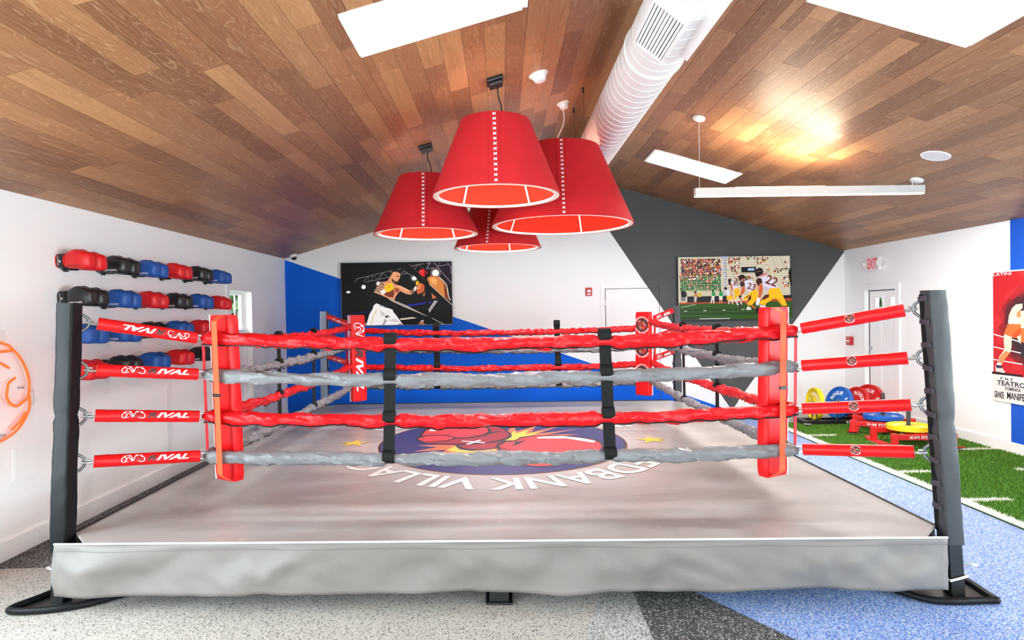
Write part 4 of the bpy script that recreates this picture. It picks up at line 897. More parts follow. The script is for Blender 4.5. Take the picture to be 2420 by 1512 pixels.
# ---- prints used on covers and pads
def rival(dark_r=True):
    """horned double-mask mark and slanted word, height 1, baseline 0"""
    f = Flat(); W_ = (250, 238, 236); D_ = (54, 44, 46)
    w_ = 0.075
    def S(pts, c=W_, ww=w_): f.line(c, ww, pts)
    for sgn in (1, -1):
        X = lambda x: 1.0 + sgn * (x - 1.0)
        P = lambda L: [(X(a_), b_) for a_, b_ in L]
        S(P([(0.20, 0.75), (0.06, 0.60), (0.0, 0.35), (0.03, 0.12), (0.16, 0.0), (0.40, 0.06), (0.56, 0.14)]))
        S(P([(0.28, 0.68), (0.34, 0.92), (0.52, 1.0), (0.78, 0.97), (0.62, 0.82)]))
        S(P([(0.28, 0.68), (0.20, 0.75), (0.24, 0.92)]))
        S(P([(0.62, 0.82), (0.80, 0.86), (0.90, 0.58), (1.0, 0.20)]))
        cc = W_ if sgn > 0 else D_
        S(P([(0.36, 0.52), (0.50, 0.66), (0.66, 0.62), (0.80, 0.42), (0.90, 0.14)]), cc)
        S(P([(0.36, 0.52), (0.44, 0.40), (0.38, 0.28), (0.28, 0.18)]), cc)
    f.text(D_, 'R', (2.2, 0.08), 0.74, w=0.86, shear=0.35, bold=0.03)
    f.text(W_, 'IVAL', (3.05, 0.08), 0.74, w=3.0, shear=0.35, bold=0.035)
    f.width = 6.05
    return f
RIVAL = rival()

# ---- turnbuckles in red covers
RC = 0.0365
MS = 1.89      # where covers meet the rope ends (on the diagonal)
UPS = {('FL', 0)}
for k, (su, sv) in CORN.items():
    for i in range(4):
        p0 = post_axis(k, ZD[i]) + Vector((-su, -sv, 0)).normalized() * 0.096
        p1 = Vector((su * MS, sv * MS, ZC[i] + 0.003))
        d_ = (p1 - p0); L = d_.length; d_.normalize()
        a0 = p0 + d_ * (0.042 if k[0] == 'F' else 0.03)
        a1 = p1 - d_ * 0.030
        O_ = RW((p0 + p1) / 2)
        lab = 'red tubular turnbuckle cover, %s of the four at the %s corner' % (LEV[i], CTXT[k])
        t = thing('turnbuckle', lab, 'turnbuckle', O_, group='padded turnbuckles at the ring corners')
        side = Vector((d_.y, -d_.x, 0)).normalized()
        if side.y > 0: side = -side                      # towards the camera side
        upv = d_.cross(side).normalized()
        if upv.z < 0: upv = -upv
        # cover tube, slightly irregular, open ends
        cm = MB(); NS = 26; n = 18; vs = []
        for s_ in range(NS + 1):
            q = a0.lerp(a1, s_ / NS)
            for j in range(n):
                an = 2 * pi * j / n
                rr_ = RC * (1 + 0.05 * noise.noise(Vector((s_ * 0.5, cos(an), sin(an) + i * 3 + su))))
                vs.append(q + (side * cos(an) + upv * sin(an)) * rr_)
        for s_ in (0, NS):
            q = a0.lerp(a1, s_ / NS)
            for j in range(n):
                an = 2 * pi * j / n; vs.append(q + (side * cos(an) + upv * sin(an)) * RC * 0.72)
        fs = [(s_ * n + j, s_ * n + (j + 1) % n, s_ * n + n + (j + 1) % n, s_ * n + n + j) for s_ in range(NS) for j in range(n)]
        b0, b1 = (NS + 1) * n, (NS + 2) * n
        for j in range(n):
            fs.append((j, (j + 1) % n, b0 + (j + 1) % n, b0 + j)); fs.append((NS * n + j, NS * n + (j + 1) % n, b1 + (j + 1) % n, b1 + j))
        fs += [tuple(b0 + j for j in range(n)), tuple(b1 + j for j in range(n))]
        cm.add(vs, fs)
        co = rbuild(cm, 'cover', M['redvinyl'], t, O_, smooth=50)
        # steel hook at the post end, link at the rope end
        hk = MB(); hk.tube([a0 - d_ * 0.02 + upv * 0.008, p0 - d_ * 0.012 + upv * 0.012, p0 - d_ * 0.02 - upv * 0.004, p0 + d_ * 0.02 - upv * 0.008, a0 + d_ * 0.03], 0.0075, 7)
        rbuild(hk, 'hook', M['chrome'], t, O_, smooth=50)
        lk = MB(); c0 = a1 + d_ * 0.02
        lk.tube([c0 + d_ * 0.034 * cos(q) + upv * 0.018 * sin(q) for q in [2 * pi * m_ / 12 for m_ in range(12)]], 0.006, 6, closed=True)
        rbuild(lk, 'link', M['chrome'], t, O_, smooth=50)
        # print
        along = d_ if d_.dot(EX) > 0 else -d_
        flip = (k, i) in UPS
        pr = MB(); Lc = (a1 - a0).length; mid = (a0 + a1) / 2
        if k in ('FL', 'BR', 'BL'):
            h = 0.041; hx = 0.060
            if k == 'BL': h *= 0.6; hx *= 0.6
            wd = RIVAL.width * hx; off = 0.035 if k == 'FL' else 0.0
            def fn(x, y, l):
                xx = x * hx - wd / 2 + off; yy = (y - 0.45) * h
                if flip: xx, yy = -xx + 2 * off, -yy - 0.008
                an = yy / RC + (0.30 if k == 'FL' else 0.15)
                return mid + along * xx + (side * cos(an) + upv * sin(an)) * (RC * 1.055 + l)
            RIVAL.into(pr, fn, 0.00004)
        else:
            sc_ = 0.0185
            def fn(x, y, l):
                an = y * sc_ / RC + 0.25
                return mid + along * (x * sc_) + (side * cos(an) + upv * sin(an)) * (RC * 1.055 + l)
            E_DARK.into(pr, fn, 0.00003)
        rbuild(pr, 'print', M['print'], co, O_)

# ---- ropes in sleeves
SPC = {'near': [(-0.675, -0.70), (0.69, 0.715)], 'far': [(-0.806, -0.80), (0.725, 0.74)], 'left': [(-0.625, -0.64), (0.31, 0.28)], 'right': [(-0.535, -0.525), (0.43, 0.40)]}
ZMID_ = [1.418, 1.197, 0.933, 0.690]
ROPE = 1.875; RRAD = 0.0345
SIDES = {'near': ('FL', 'FR'), 'far': ('BL', 'BR'), 'left': ('FL', 'BL'), 'right': ('FR', 'BR')}
RSIDE = {}
def rope_end(k, i):
    su, sv = CORN[k]; return Vector((su * ROPE, sv * ROPE, ZC[i]))
DZ = {('near', 0): [0.012, -0.004], ('far', 0): [-0.055, -0.075], ('far', 1): [-0.05, -0.085], ('far', 2): [-0.02, -0.04], ('far', 3): [-0.01, -0.006],
      ('left', 0): [0.0, 0.0], ('right', 3): [0.0, 0.02]}
for sd, (ka, kb) in SIDES.items():
    for i in range(4):
        A = rope_end(ka, i); B = rope_end(kb, i)
        e = DZ.get((sd, i), [0, 0]); A = A + Vector((0, 0, 0)); B = B + Vector((0, 0, 0))
        ax = (B - A).normalized(); A = A - ax * 0.02; B = B + ax * 0.02
        sag = (ZC[i] - ZMID_[i]) if sd in ('near',) else (ZC[i] - ZMID_[i]) * 0.9
        out = Vector((-ax.y, ax.x, 0))
        seed = {'near': 1.0, 'far': 21.0, 'left': 41.0, 'right': 61.0}[sd] + i * 5.3
        scr = 1.0 if sd == 'near' else 1.25           # far sleeves are bunched more
        NS = 330 if sd == 'near' else 240; n = 18
        def centre(s_):
            q = A.lerp(B, s_); c4 = 1 - abs(2 * s_ - 1) ** 2.6
            z = q.z - sag * c4 + (e[0] + (e[1] - e[0]) * s_) * (1 if sd == 'far' else 1)
            wob = 0.004 * noise.noise(Vector((s_ * 9, seed, 0.3)))
            return Vector((q.x, q.y, z + wob)) + out * 0.004 * noise.noise(Vector((s_ * 8, seed, 4.1)))
        L = (B - A).length
        def radius(s_, an):
            x = s_ * L
            r_ = (1.16 if sd == 'near' else 1.05) + 0.30 * scr * noise.noise(Vector((x * 6 + 1.5 * sin(an), cos(an) * 1.1, seed)))
            r_ += 0.36 * scr * noise.noise(Vector((x * 13 + 2.2 * cos(an + seed), sin(an) * 1.4, seed + 7)))
            r_ -= 0.34 * scr * abs(noise.noise(Vector((x * 17 + 3.0 * sin(an + 1.0), cos(an), seed + 3))))
            if sd != 'near': r_ += 0.12 * sin(x * 75 + 1.2 * an + 5 * noise.noise(Vector((x * 3, seed, 0))))
            fall = max(0.0, -sin(an)) ** 3 * (0.30 + 0.4 * noise.noise(Vector((x * 6.5, seed, 8.8))))
            r_ += fall * (0.75 if sd == 'near' else 0.35)
            pos_ = (A.x + (B.x - A.x) * s_) if sd in ('near', 'far') else (A.y + (B.y - A.y) * s_)
            cin = max(math.exp(-((pos_ - q_[0]) / 0.05) ** 4) for q_ in SPC[sd])
            return RRAD * (max(0.6, r_) * (1 - cin) + 0.80 * cin)
        g = MB(); vs = []
        for s_ in range(NS + 1):
            c_ = centre(s_ / NS); tp = min(1.0, 0.62 + 0.38 * min(s_, NS - s_) / 4)
            for j in range(n):
                an = 2 * pi * j / n
                vs.append(c_ + (out * cos(an) + Vector((0, 0, 1)) * sin(an)) * radius(s_ / NS, an) * tp)
        fs = [(s_ * n + j, s_ * n + (j + 1) % n, s_ * n + n + (j + 1) % n, s_ * n + n + j) for s_ in range(NS) for j in range(n)]
        fs += [tuple(range(n)), tuple(NS * n + j for j in range(n))]
        g.add(vs, fs)
        cn = 'red' if i % 2 == 0 else 'grey'
        O_ = RW((A + B) / 2)
        t = thing('ring_rope', '%s sleeved rope, %s of the four along the %s side of the ring' % (cn, LEV[i], sd), 'rope', O_, group='sleeved ring ropes')
        so = rbuild(g, 'sleeve', M['redsleeve'] if i % 2 == 0 else M['greysleeve'], t, O_, smooth=60)
        zp = []
        for s_ in range(0, NS + 1, 2):
            q = s_ / NS; an = -pi / 2 - (0.35 if out.y > 0 or sd in ('left', 'right') else -0.35) + 0.5 * noise.noise(Vector((q * 6, seed, 2.2)))
            if sd == 'near' and i in (1, 3): an = -pi / 2 - 0.75 * (1 if out.y > 0 else -1) * -1 + 0.9 * noise.noise(Vector((q * 5, seed, 2.2)))
            zp.append(centre(q) + (out * cos(an) + Vector((0, 0, 1)) * sin(an)) * (radius(q, an) + 0.001))
        rbuild(MB().tube(zp, 0.0058 if sd == 'near' else 0.0045, 5), 'zipper', M['black'], so, O_)
        RSIDE[(sd, i)] = (centre, A, B, out)

# ---- webbing spacers that tie the four ropes together
SPN = {('near', 0): 'left one on the near side', ('near', 1): 'right one on the near side', ('far', 0): 'left one on the far side', ('far', 1): 'right one on the far side',
       ('left', 0): 'nearer one on the left side', ('left', 1): 'farther one on the left side', ('right', 0): 'nearer one on the right side', ('right', 1): 'farther one on the right side'}
for sd, lst in SPC.items():
    for m_, (c_top, c_bot) in enumerate(lst):
        pts = []
        for i in range(4):
            centre, A, B, out = RSIDE[(sd, i)]
            pos_ = c_top + (c_bot - c_top) * i / 3
            s_ = (pos_ - (A.x if sd in ('near', 'far') else A.y)) / ((B.x - A.x) if sd in ('near', 'far') else (B.y - A.y))
            pts.append(centre(s_))
        ax = (B - A).normalized(); ax.z = 0; ax.normalize()
        O_ = RW(pts[3])
        t = thing('rope_spacer', 'black webbing spacer strap holding the ropes apart, %s' % SPN[(sd, m_)], 'strap', O_, group='rope spacer straps')
        ww = 0.037
        for i in range(3):
            a_, b_ = pts[i], pts[i + 1]; wb = MB()
            o_ = out * 0.0025
            wb.add([a_ - ax * ww + o_, a_ + ax * ww + o_, b_ + ax * ww + o_, b_ - ax * ww + o_, a_ - ax * ww - o_, a_ + ax * ww - o_, b_ + ax * ww - o_, b_ - ax * ww - o_],
                   [(0, 1, 2, 3), (7, 6, 5, 4), (0, 4, 5, 1), (1, 5, 6, 2), (2, 6, 7, 3), (3, 7, 4, 0)])
            rbuild(wb, 'webbing', M['blackmatte'], t, O_)
        for i in range(4):
            lp = MB(); n = 16; vs = []
            wl_ = ww if sd in ('near', 'far') else ww * 0.8
            for q in (-wl_ - 0.001, wl_ + 0.001):
                for j in range(n):
                    an = 2 * pi * j / n
                    vs.append(pts[i] + ax * q + (out * cos(an) + Vector((0, 0, 1)) * sin(an) * 1.12) * (RRAD * (1.12 if sd in ('near', 'far') else 0.86)))
            fs = [(j, (j + 1) % n, n + (j + 1) % n, n + j) for j in range(n)] + [tuple(range(n)), tuple(range(2 * n - 1, n - 1, -1))]
            lp.add(vs, fs); rbuild(lp, 'loop', M['blackmatte'], t, O_, smooth=40)

# ---- corner pads
PADC = 1.785
PLB = {'FL': 'tall red corner pad at the near left corner with orange strap', 'FR': 'tall red corner pad at the near right corner with orange strap',
       'BL': 'red corner pad at the far left corner with white and dark lettering running down', 'BR': 'red corner pad at the far right corner with round glove emblems'}
PZ = {'FL': (0.545, 1.632), 'FR': (0.535, 1.622), 'BL': (0.53, 1.612), 'BR': (0.555, 1.592)}
PWD, PTH = 0.100, 0.041
for k, (su, sv) in CORN.items():
    z0, z1 = PZ[k]; cpos = Vector((su * (PADC if k[0] == 'F' else 1.80), sv * (PADC if k[0] == 'F' else 1.80), 0))
    nrm = Vector((-su, -sv, 0)).normalized()           # towards the ring centre
    if k[0] == 'F': nrm = Vector((-su * sin(radians(29)), cos(radians(29)), 0))
    tang = Vector((-nrm.y, nrm.x, 0))
    lean = 0.02
    O_ = RW(Vector((cpos.x, cpos.y, z0)))
    t = thing('corner_pad', PLB[k], 'corner pad', O_, group='red ring corner pads')
    def pp(a_, b_, z):                                   # a_ across, b_ towards centre
        tt = (z - z0) / (z1 - z0) - 0.5
        return cpos + tang * a_ + nrm * (b_ - lean * tt) + Vector((0, 0, z))
    g = MB(); NZ = 30; prof = []
    for j in range(28):
        an = 2 * pi * j / 28; e = 0.22
        prof.append((abs(cos(an)) ** e * (1 if cos(an) > 0 else -1), abs(sin(an)) ** e * (1 if sin(an) > 0 else -1)))
    vs = []; n = len(prof)
    for s_ in range(NZ + 1):
        z = z0 + (z1 - z0) * s_ / NZ
        ed = 0.93 if s_ in (0, NZ) else 1.0
        for x, y in prof:
            pinch = sum(math.exp(-((z - zc) / 0.03) ** 2) for zc in ZC) * (0.010 if y * 1 < 0 else 0.0)
            wr = 0.004 * noise.noise(Vector((x * 2 + su, y * 2 + sv, z * 7)))
            vs.append(pp(x * (PWD * ed + wr), y * (PTH * ed + wr) + pinch, z))
    fs = [(s_ * n + j, s_ * n + (j + 1) % n, s_ * n + n + (j + 1) % n, s_ * n + n + j) for s_ in range(NZ) for j in range(n)]
    fs += [tuple(range(n)), tuple(NZ * n + j for j in range(n))]
    g.add(vs, fs)
    body = rbuild(g, 'pad_body', M['redvinyl'], t, O_, smooth=40)
    for s_ in ({'FL': (1,), 'FR': (-1,)}.get(k, (-1, 1))):
        rbuild(MB().tube([pp(s_ * PWD * 1.0, -PTH * 0.80, z0 + (z1 - z0) * q / 20) for q in range(21)], 0.006, 6), 'piping', M['piping'], body, O_)
    # strap on the outer face, over the ropes
    for nm, mt, off, hw_, zz0, zz1 in (('strap', M['orangeweb'] if k[0] == 'F' else M['redweb'], {'FL': -0.070, 'FR': 0.070}.get(k, 0.0), 0.026, z0 + 0.012, z1 - 0.004),):
        st = MB(); vs = []
        zs = [zz0 + (zz1 - zz0) * q / 60 for q in range(61)]
        for z in zs:
            bulge = 0.076 * min(1.0, max(0.0, (z1 + 0.004 - z) / 0.04)) * min(1.0, max(0.0, (z - z0 - 0.008) / 0.05))
            for q, dd in ((-hw_, 0.0), (hw_, 0.0), (hw_, 0.004), (-hw_, 0.004)):
                vs.append(pp(off + q, -PTH - 0.004 - bulge - dd, z))
        fs = []
        for q in range(60):
            for j in range(4): fs.append((q * 4 + j, q * 4 + (j + 1) % 4, q * 4 + 4 + (j + 1) % 4, q * 4 + 4 + j))
        st.add(vs, fs + [(0, 1, 2, 3), (240, 241, 242, 243)])
        so = rbuild(st, nm, mt, t, O_)
        zb_ = 1.12
        bk = MB().box(pp({'FL': -0.070, 'FR': 0.070}.get(k, 0.0), -PTH - 0.084, zb_), (0.066, 0.014, 0.020), Matrix.Rotation(atan2(tang.y, tang.x), 3, 'Z'))
        rbuild(bk, 'buckle', M['black'], so, O_, bevel=0.003)
    # narrow red strap on the side away from the camera's left
    sgn = -su if k[0] == 'F' else su
    sgn = {'FL': 1, 'FR': -1, 'BL': -1, 'BR': 1}[k]
    ss = MB(); pa = []
    for sc_ in (-1, 1):
        q0 = pp(sc_ * (PWD + 0.004), -PTH - 0.03, z0 + 0.18); q1 = pp(sc_ * (PWD + 0.004), -PTH - 0.03, z1 - 0.16)
    q0 = pp(0.0, -PTH - 0.10, z0 + 0.20); q1 = pp(0.0, -PTH - 0.10, z1 - 0.16)
    for z_a, z_b in ((z0 + 0.20, z1 - 0.16),):
        a_ = pp(sgn * PWD + 0.012, -PTH - 0.045, z_a); b_ = pp(sgn * PWD - 0.012, -PTH - 0.045, z_a); c_ = pp(sgn * PWD - 0.012, -PTH - 0.045, z_b); dd_ = pp(sgn * PWD + 0.012, -PTH - 0.045, z_b)
        sh_ = nrm * 0.004
        ss.add([a_, b_, c_, dd_, a_ - sh_, b_ - sh_, c_ - sh_, dd_ - sh_], [(0, 1, 2, 3), (7, 6, 5, 4), (0, 4, 5, 1), (1, 5, 6, 2), (2, 6, 7, 3), (3, 7, 4, 0)])
    rbuild(ss, 'tension_strap', M['redweb'], t, O_)
    # prints on the inner face of the far pads
    if k == 'BL':
        pr = MB(); h = 0.145; ln = RIVAL.width * h
        # reads downwards
        def fn(x, y, l):
            return pp((y - 0.45) * h, PTH * 1.07 + l, z1 - 0.10 - x * h * 0.98)
        RIVAL.into(pr, fn, 0.00005); rbuild(pr, 'print', M['print'], body, O_)
    if k == 'BR':
        for zc in (1.43, 1.13, 0.84):
            pr = MB(); sc_ = 0.070
            def fn(x, y, l):
                return pp(x * sc_, PTH * 1.07 + l, zc + y * sc_)
            E_DARK.into(pr, fn, 0.00004); rbuild(pr, 'print', M['print'], body, O_)
# ------------------------------------------------------------------ pendant lamps
M['felt'] = pbr('red_felt', (184, 8, 22), 0.85, var=0.06, vscale=8, bump=0.15, bscale=250)
M['feltin'] = pbr('orange_red_felt_lining', (226, 26, 6), 0.85, spec=0.2)
M['hoop'] = pbr('white_hoop', (248, 232, 214), 0.5)
M['stitch'] = pbr('white_thread', (240, 236, 232), 0.6)
M['bulb'] = emit('warm_bulb', (255, 214, 160), 12.0)
M['cable'] = pbr('black_cable', (18, 18, 18), 0.5)
M['wire'] = pbr('steel_wire', (120, 118, 116), 0.4, 0.6)
LAMPS = [
    ('nearest red felt lamp shade, highest of the four, with a row of white cross stitches', (-0.028, 4.75), 2.534, 3.125, 0.512, 0.277, 'box', 0.03),
    ('red felt lamp shade on the left of the cluster under a small black ceiling box', (-0.728, 5.90), 2.396, 2.955, 0.515, 0.262, 'box', -0.03),
    ('widest red felt lamp shade, on the right, hung by three thin wires', (0.607, 5.866), 2.455, 3.215, 0.700, 0.372, 'wires', 0.05),
    ('farthest red felt lamp shade, lowest and half hidden behind the others', (-0.036, 7.0), 2.368, 2.93, 0.512, 0.27, 'box', -0.2),
]
stitch_me = None
def ceil_n(x):
    return Vector((sin(AL), 0, -cos(AL))) if x < XRG else Vector((-sin(AR), 0, -cos(AR)))
def slope_rot(x):
    return (0, -AL, 0) if x < XRG else (0, AR, 0)
for li, (lab, (cx, cy), z0, z1, rb, rt, kind, seam) in enumerate(LAMPS):
    t = thing('pendant_lamp', lab, 'lamp', (cx, cy, z0), group='red felt pendant lamps')
    H = z1 - z0
    N = 64
    sh = MB().lathe([(rb, 0), (rt, H), (rt - 0.008, H), (rb - 0.008, 0)], N, closed=True)
    so = sh.build('shade', M['felt'], parent=t, smooth=30)
    MB().lathe([(rb - 0.0095, 0.004), (rt - 0.0095, H - 0.004), (rt - 0.0125, H - 0.004), (rb - 0.0125, 0.004)], N, closed=True).build('lining', M['feltin'], parent=so, smooth=30)
    MB().lathe([(rb - 0.013, 0.0), (rb - 0.013, 0.016), (rb - 0.052, 0.016), (rb - 0.052, 0.0)], N, closed=True).build('hoop', M['hoop'], parent=t, smooth=30)
    MB().lathe([(rt - 0.013, H - 0.02), (rt - 0.013, H - 0.008), (rt - 0.03, H - 0.008), (rt - 0.03, H - 0.02)], N, closed=True).build('hoop', M['hoop'], parent=t, smooth=30)
    for q in range(5):
        an = 2 * pi * q / 5 + 0.95 + 0.1 * li; dv = Vector((cos(an), sin(an), 0))
        MB().tube([dv * (rb - 0.026) + Vector((0, 0, 0.012)), dv * (rt - 0.026) + Vector((0, 0, H - 0.012))], 0.0085, 8).build('rib', M['hoop'], parent=t)
    # seam flap with cross stitches facing the camera
    to_cam = atan2(-cy, -cx) + seam
    fl = MB()
    def cone(an, z, d): 
        r_ = rb + (rt - rb) * z / H + d; return Vector((r_ * cos(an), r_ * sin(an), z))
    hw = 0.045
    vs = [cone(to_cam + a_ / (rb + (rt - rb) * z / H), z, d) for d in (0.0005, 0.0045) for z in (0.0, H) for a_ in (-hw * 1.2, hw * 0.4)]
    vs = []
    for i in range(9):
        z = H * i / 8; r_ = rb + (rt - rb) * z / H
        for a_, d in ((-hw * 1.3, 0.0003), (-hw * 1.3, 0.005), (hw * 0.42, 0.005), (hw * 0.42, 0.0003)):
            vs.append(cone(to_cam + a_ / r_, z, d))
    fs = [(i * 4 + j, i * 4 + (j + 1) % 4, i * 4 + 4 + (j + 1) % 4, i * 4 + 4 + j) for i in range(8) for j in range(4)] + [(0, 1, 2, 3), (32, 33, 34, 35)]
    fl.add(vs, fs).build('seam_flap', M['felt'], parent=so)
    if stitch_me is None:
        sm_ = MB()
        for a_ in (1, -1):
            sm_.box((0, 0, 0), (0.029, 0.004, 0.0062), Matrix.Rotation(a_ * 0.72, 3, 'Y'))
        stitch_me = sm_.mesh('stitch', M['stitch'])
    ns = 18 if kind == 'wires' else 14
    tilt = atan2(rb - rt, H)
    for i in range(ns):
        z = H * (i + 0.6) / (ns + 0.2); r_ = rb + (rt - rb) * z / H
        an = to_cam - hw * 0.35 / r_
        o = bpy.data.objects.new('stitch', stitch_me); COL.objects.link(o); o.parent = t
        o.location = cone(an, z, 0.0075)
        o.rotation_euler = (-tilt, 0, an + pi / 2)
    # bulb and holder
    bz = H * 0.72
    MB().lathe([(0.0, bz - 0.07), (0.03, bz - 0.055), (0.04, bz - 0.02), (0.03, bz + 0.02), (0.015, bz + 0.05)], 16).build('bulb', M['bulb'], parent=t, smooth=60)
    MB().lathe([(0.0, bz + 0.05), (0.022, bz + 0.05), (0.022, bz + 0.13), (0.0, bz + 0.13)], 16).build('holder', M['black'], parent=t, smooth=30)
    for q in range(2):
        an = q * pi / 2
        MB().tube([Vector((cos(an), sin(an), 0)) * (rt - 0.02) + Vector((0, 0, H - 0.014)), Vector((-cos(an), -sin(an), 0)) * (rt - 0.02) + Vector((0, 0, H - 0.014))], 0.004, 6).build('spider', M['hoop'], parent=t)
    pl = bpy.data.lights.new('bulb_light', 'POINT'); pl.energy = 5 if kind == 'wires' else 4; pl.color = (1.0, 0.86, 0.68); pl.shadow_soft_size = 0.05
    po = bpy.data.objects.new('bulb_light', pl); COL.objects.link(po); po.parent = t; po.location = (0, 0, bz - 0.10)
    dl = bpy.data.lights.new('added_fill_light', 'AREA'); dl.shape = 'DISK'; dl.size = rt * 1.1; dl.energy = 22; dl.color = (0.95, 1.0, 1.0)  # fill light added inside each shade to brighten the mat
    do = bpy.data.objects.new('added_fill_light', dl); COL.objects.link(do); do.parent = t; do.location = (0, 0, H * 0.50)
    MB().lathe([(0, H * 0.505), (rt * 0.55, H * 0.505), (rt * 0.55, H * 0.515), (0, H * 0.515)], 32).build('diffuser', M['hoop'], parent=t)  # disc added below the bulb along with the fill light
    # suspension
    cz = ceil_z(cx) - z0
    if kind == 'box':
        bxm = MB(); nn = ceil_n(cx)
        rm = Matrix.Rotation(-AL, 3, 'Y')
        bxm.box(Vector((0, 0, cz)) + nn * 0.016, (0.135, 0.135, 0.03), rm)
        bxm.box(Vector((0, 0, cz)) + nn * 0.045, (0.115, 0.115, 0.03), rm)
        bxm.build('ceiling_box', M['black'], parent=t, bevel=0.01)
        top = cz - 0.06
        for dx in (-0.012, 0.006):
            MB().tube([(dx, 0, top), (dx * 2, 0.0, H - 0.014)], 0.0013, 5).build('wire', M['wire'], parent=t)
        cb_ = MB().tube([(0.02, -0.01, top + 0.01), (0.028, -0.01, top - 0.08), (0.05, -0.012, top - (top - H) * 0.55), (0.058, -0.012, top - (top - H) * 0.8), (0.05, -0.01, H - 0.02), (0.0, 0, bz + 0.12)], 0.0055, 8)
        cb_.build('cord', M['cable'], parent=t, smooth=60)
    else:
        for wx, wy in ((0.794, 5.579), (0.772, 6.113), (0.254, 5.907)):
            wz = ceil_z(wx) - z0; p = Vector((wx - cx, wy - cy, 0)); pr_ = p.normalized() * (rt - 0.02)
            MB().tube([p + Vector((0, 0, wz)), p + Vector((0, 0, wz - 0.05))], 0.009, 8).build('gripper', M['black'], parent=t)
            MB().tube([p + Vector((0, 0, wz - 0.05)), pr_ + Vector((0, 0, H - 0.014))], 0.0014, 5).build('wire', M['cable'], parent=t)
        nn = ceil_n(0.631); px_, py_ = 0.631 - cx, 5.845 - cy; wz = ceil_z(0.631) - z0
        rm = nn.to_track_quat('Z', 'Y').to_matrix()
        MB().lathe([(0.0, 0), (0.062, 0), (0.062, 0.01), (0.048, 0.02), (0.042, 0.05), (0.034, 0.062), (0, 0.064)], 24, (px_, py_, wz), rm).build('ceiling_rose', M['whiteplastic'], parent=t, smooth=40)
        MB().tube([(px_, py_, wz - 0.06), (px_ + 0.012, py_, wz - 0.14), (px_ - 0.0, py_ - 0.01, wz - 0.22), (px_ - 0.09, py_ - 0.02, H + 0.03), (0, 0, bz + 0.12)], 0.005, 8).build('cord', M['whiteplastic'], parent=t, smooth=60)

# ------------------------------------------------------------------ linear pendant
t = thing('linear_pendant', 'long white linear pendant light below the wooden ceiling', 'light', (3.10, 5.93, 2.74))
M['led'] = emit('linear_diffuser', (255, 238, 214), 7.0)
MB().bx(-1.155, 1.155, -0.032, 0.032, 0.004, 0.082).build('housing', pbr('off_white_aluminium', (206, 201, 196), 0.5, spec=0.2), parent=t, bevel=0.003)
MB().bx(-1.15, 1.15, -0.027, 0.027, -0.004, 0.006).build('diffuser', M['led'], parent=t)
MB().bx(-0.75, 0.15, -0.024, 0.024, 0.080, 0.086).build('top_diffuser', M['led'], parent=t)
for wx in (1.994, 4.184):
    wz = ceil_z(wx) - 2.74; nn = ceil_n(wx); rm = nn.to_track_quat('Z', 'Y').to_matrix()
    MB().lathe([(0, 0), (0.062, 0), (0.062, 0.016), (0.05, 0.026), (0, 0.028)], 24, (wx - 3.10, -0.014, wz), rm).build('canopy', M['whiteplastic'], parent=t, smooth=40)
    MB().tube([(wx - 3.10, -0.014, wz - 0.02), (wx - 3.10, 0, 0.08)], 0.0022, 6).build('wire', M['whiteplastic'], parent=t)
MB().tube([(4.17 - 3.1, -0.014, ceil_z(4.184) - 2.76), (4.13 - 3.1, -0.02, 0.13), (4.15 - 3.1, 0, 0.084)], 0.006, 8).build('cord', M['whiteplastic'], parent=t, smooth=60)
l = bpy.data.lights.new('uplight', 'AREA'); l.shape = 'RECTANGLE'; l.size = 0.9; l.size_y = 0.05; l.energy = 26; l.color = (1.0, 0.84, 0.62)
o = bpy.data.objects.new('uplight', l); COL.objects.link(o); o.parent = t; o.location = (-0.30, 0, 0.095); o.rotation_euler = (pi - 0.12, 0, 0)
l = bpy.data.lights.new('downlight', 'AREA'); l.shape = 'RECTANGLE'; l.size = 2.2; l.size_y = 0.05; l.energy = 110; l.color = (1.0, 0.97, 0.92)
o = bpy.data.objects.new('downlight', l); COL.objects.link(o); o.parent = t; o.location = (0, 0, -0.012)

# ------------------------------------------------------------------ small ceiling fittings
def on_ceiling(name, lab, cat, x, y, prof, mat):
    rm = ceil_n(x).to_track_quat('Z', 'Y').to_matrix()
    t = thing(name, lab, cat, (x, y, ceil_z(x)))
    MB().lathe(prof, 32, (0, 0, 0), rm).build('body', mat, parent=t, smooth=40)
    return t, rm
t, rm = on_ceiling('smoke_detector', 'round white smoke detector on the ceiling beside the duct', 'smoke detector', 0.336, 4.93,
                   [(0, 0), (0.085, 0), (0.085, 0.006), (0.062, 0.022), (0.05, 0.05), (0.042, 0.06), (0, 0.062)], M['whiteplastic'])
MB().lathe([(0.052, 0.038), (0.0535, 0.041), (0.052, 0.044)], 32, (0, 0, 0), rm).build('vent_slot', M['gap'], parent=t)
t, rm = on_ceiling('ceiling_speaker', 'flush round white ceiling speaker on the right slope', 'speaker', 3.917, 5.297,
                   [(0, 0.004), (0.10, 0.004), (0.105, 0.008), (0.115, 0.006), (0.118, 0)], M['whiteplastic'])
MB().lathe([(0, 0.0055), (0.098, 0.0055)], 32, (0, 0, 0), rm).build('grille', pbr('speaker_grille', (226, 222, 220), 0.7, bump=0.4, bscale=500), parent=t)
t = thing('dome_camera', 'small white dome security camera in the ceiling corner', 'camera', (-3.215, 9.28, ceil_z(-3.215)))
rm = ceil_n(-3).to_track_quat('Z', 'Y').to_matrix()
MB().lathe([(0, 0), (0.058, 0), (0.058, 0.03), (0.05, 0.04), (0, 0.04)], 24, (0, 0, 0), rm).build('housing', M['whiteplastic'], parent=t, smooth=40)
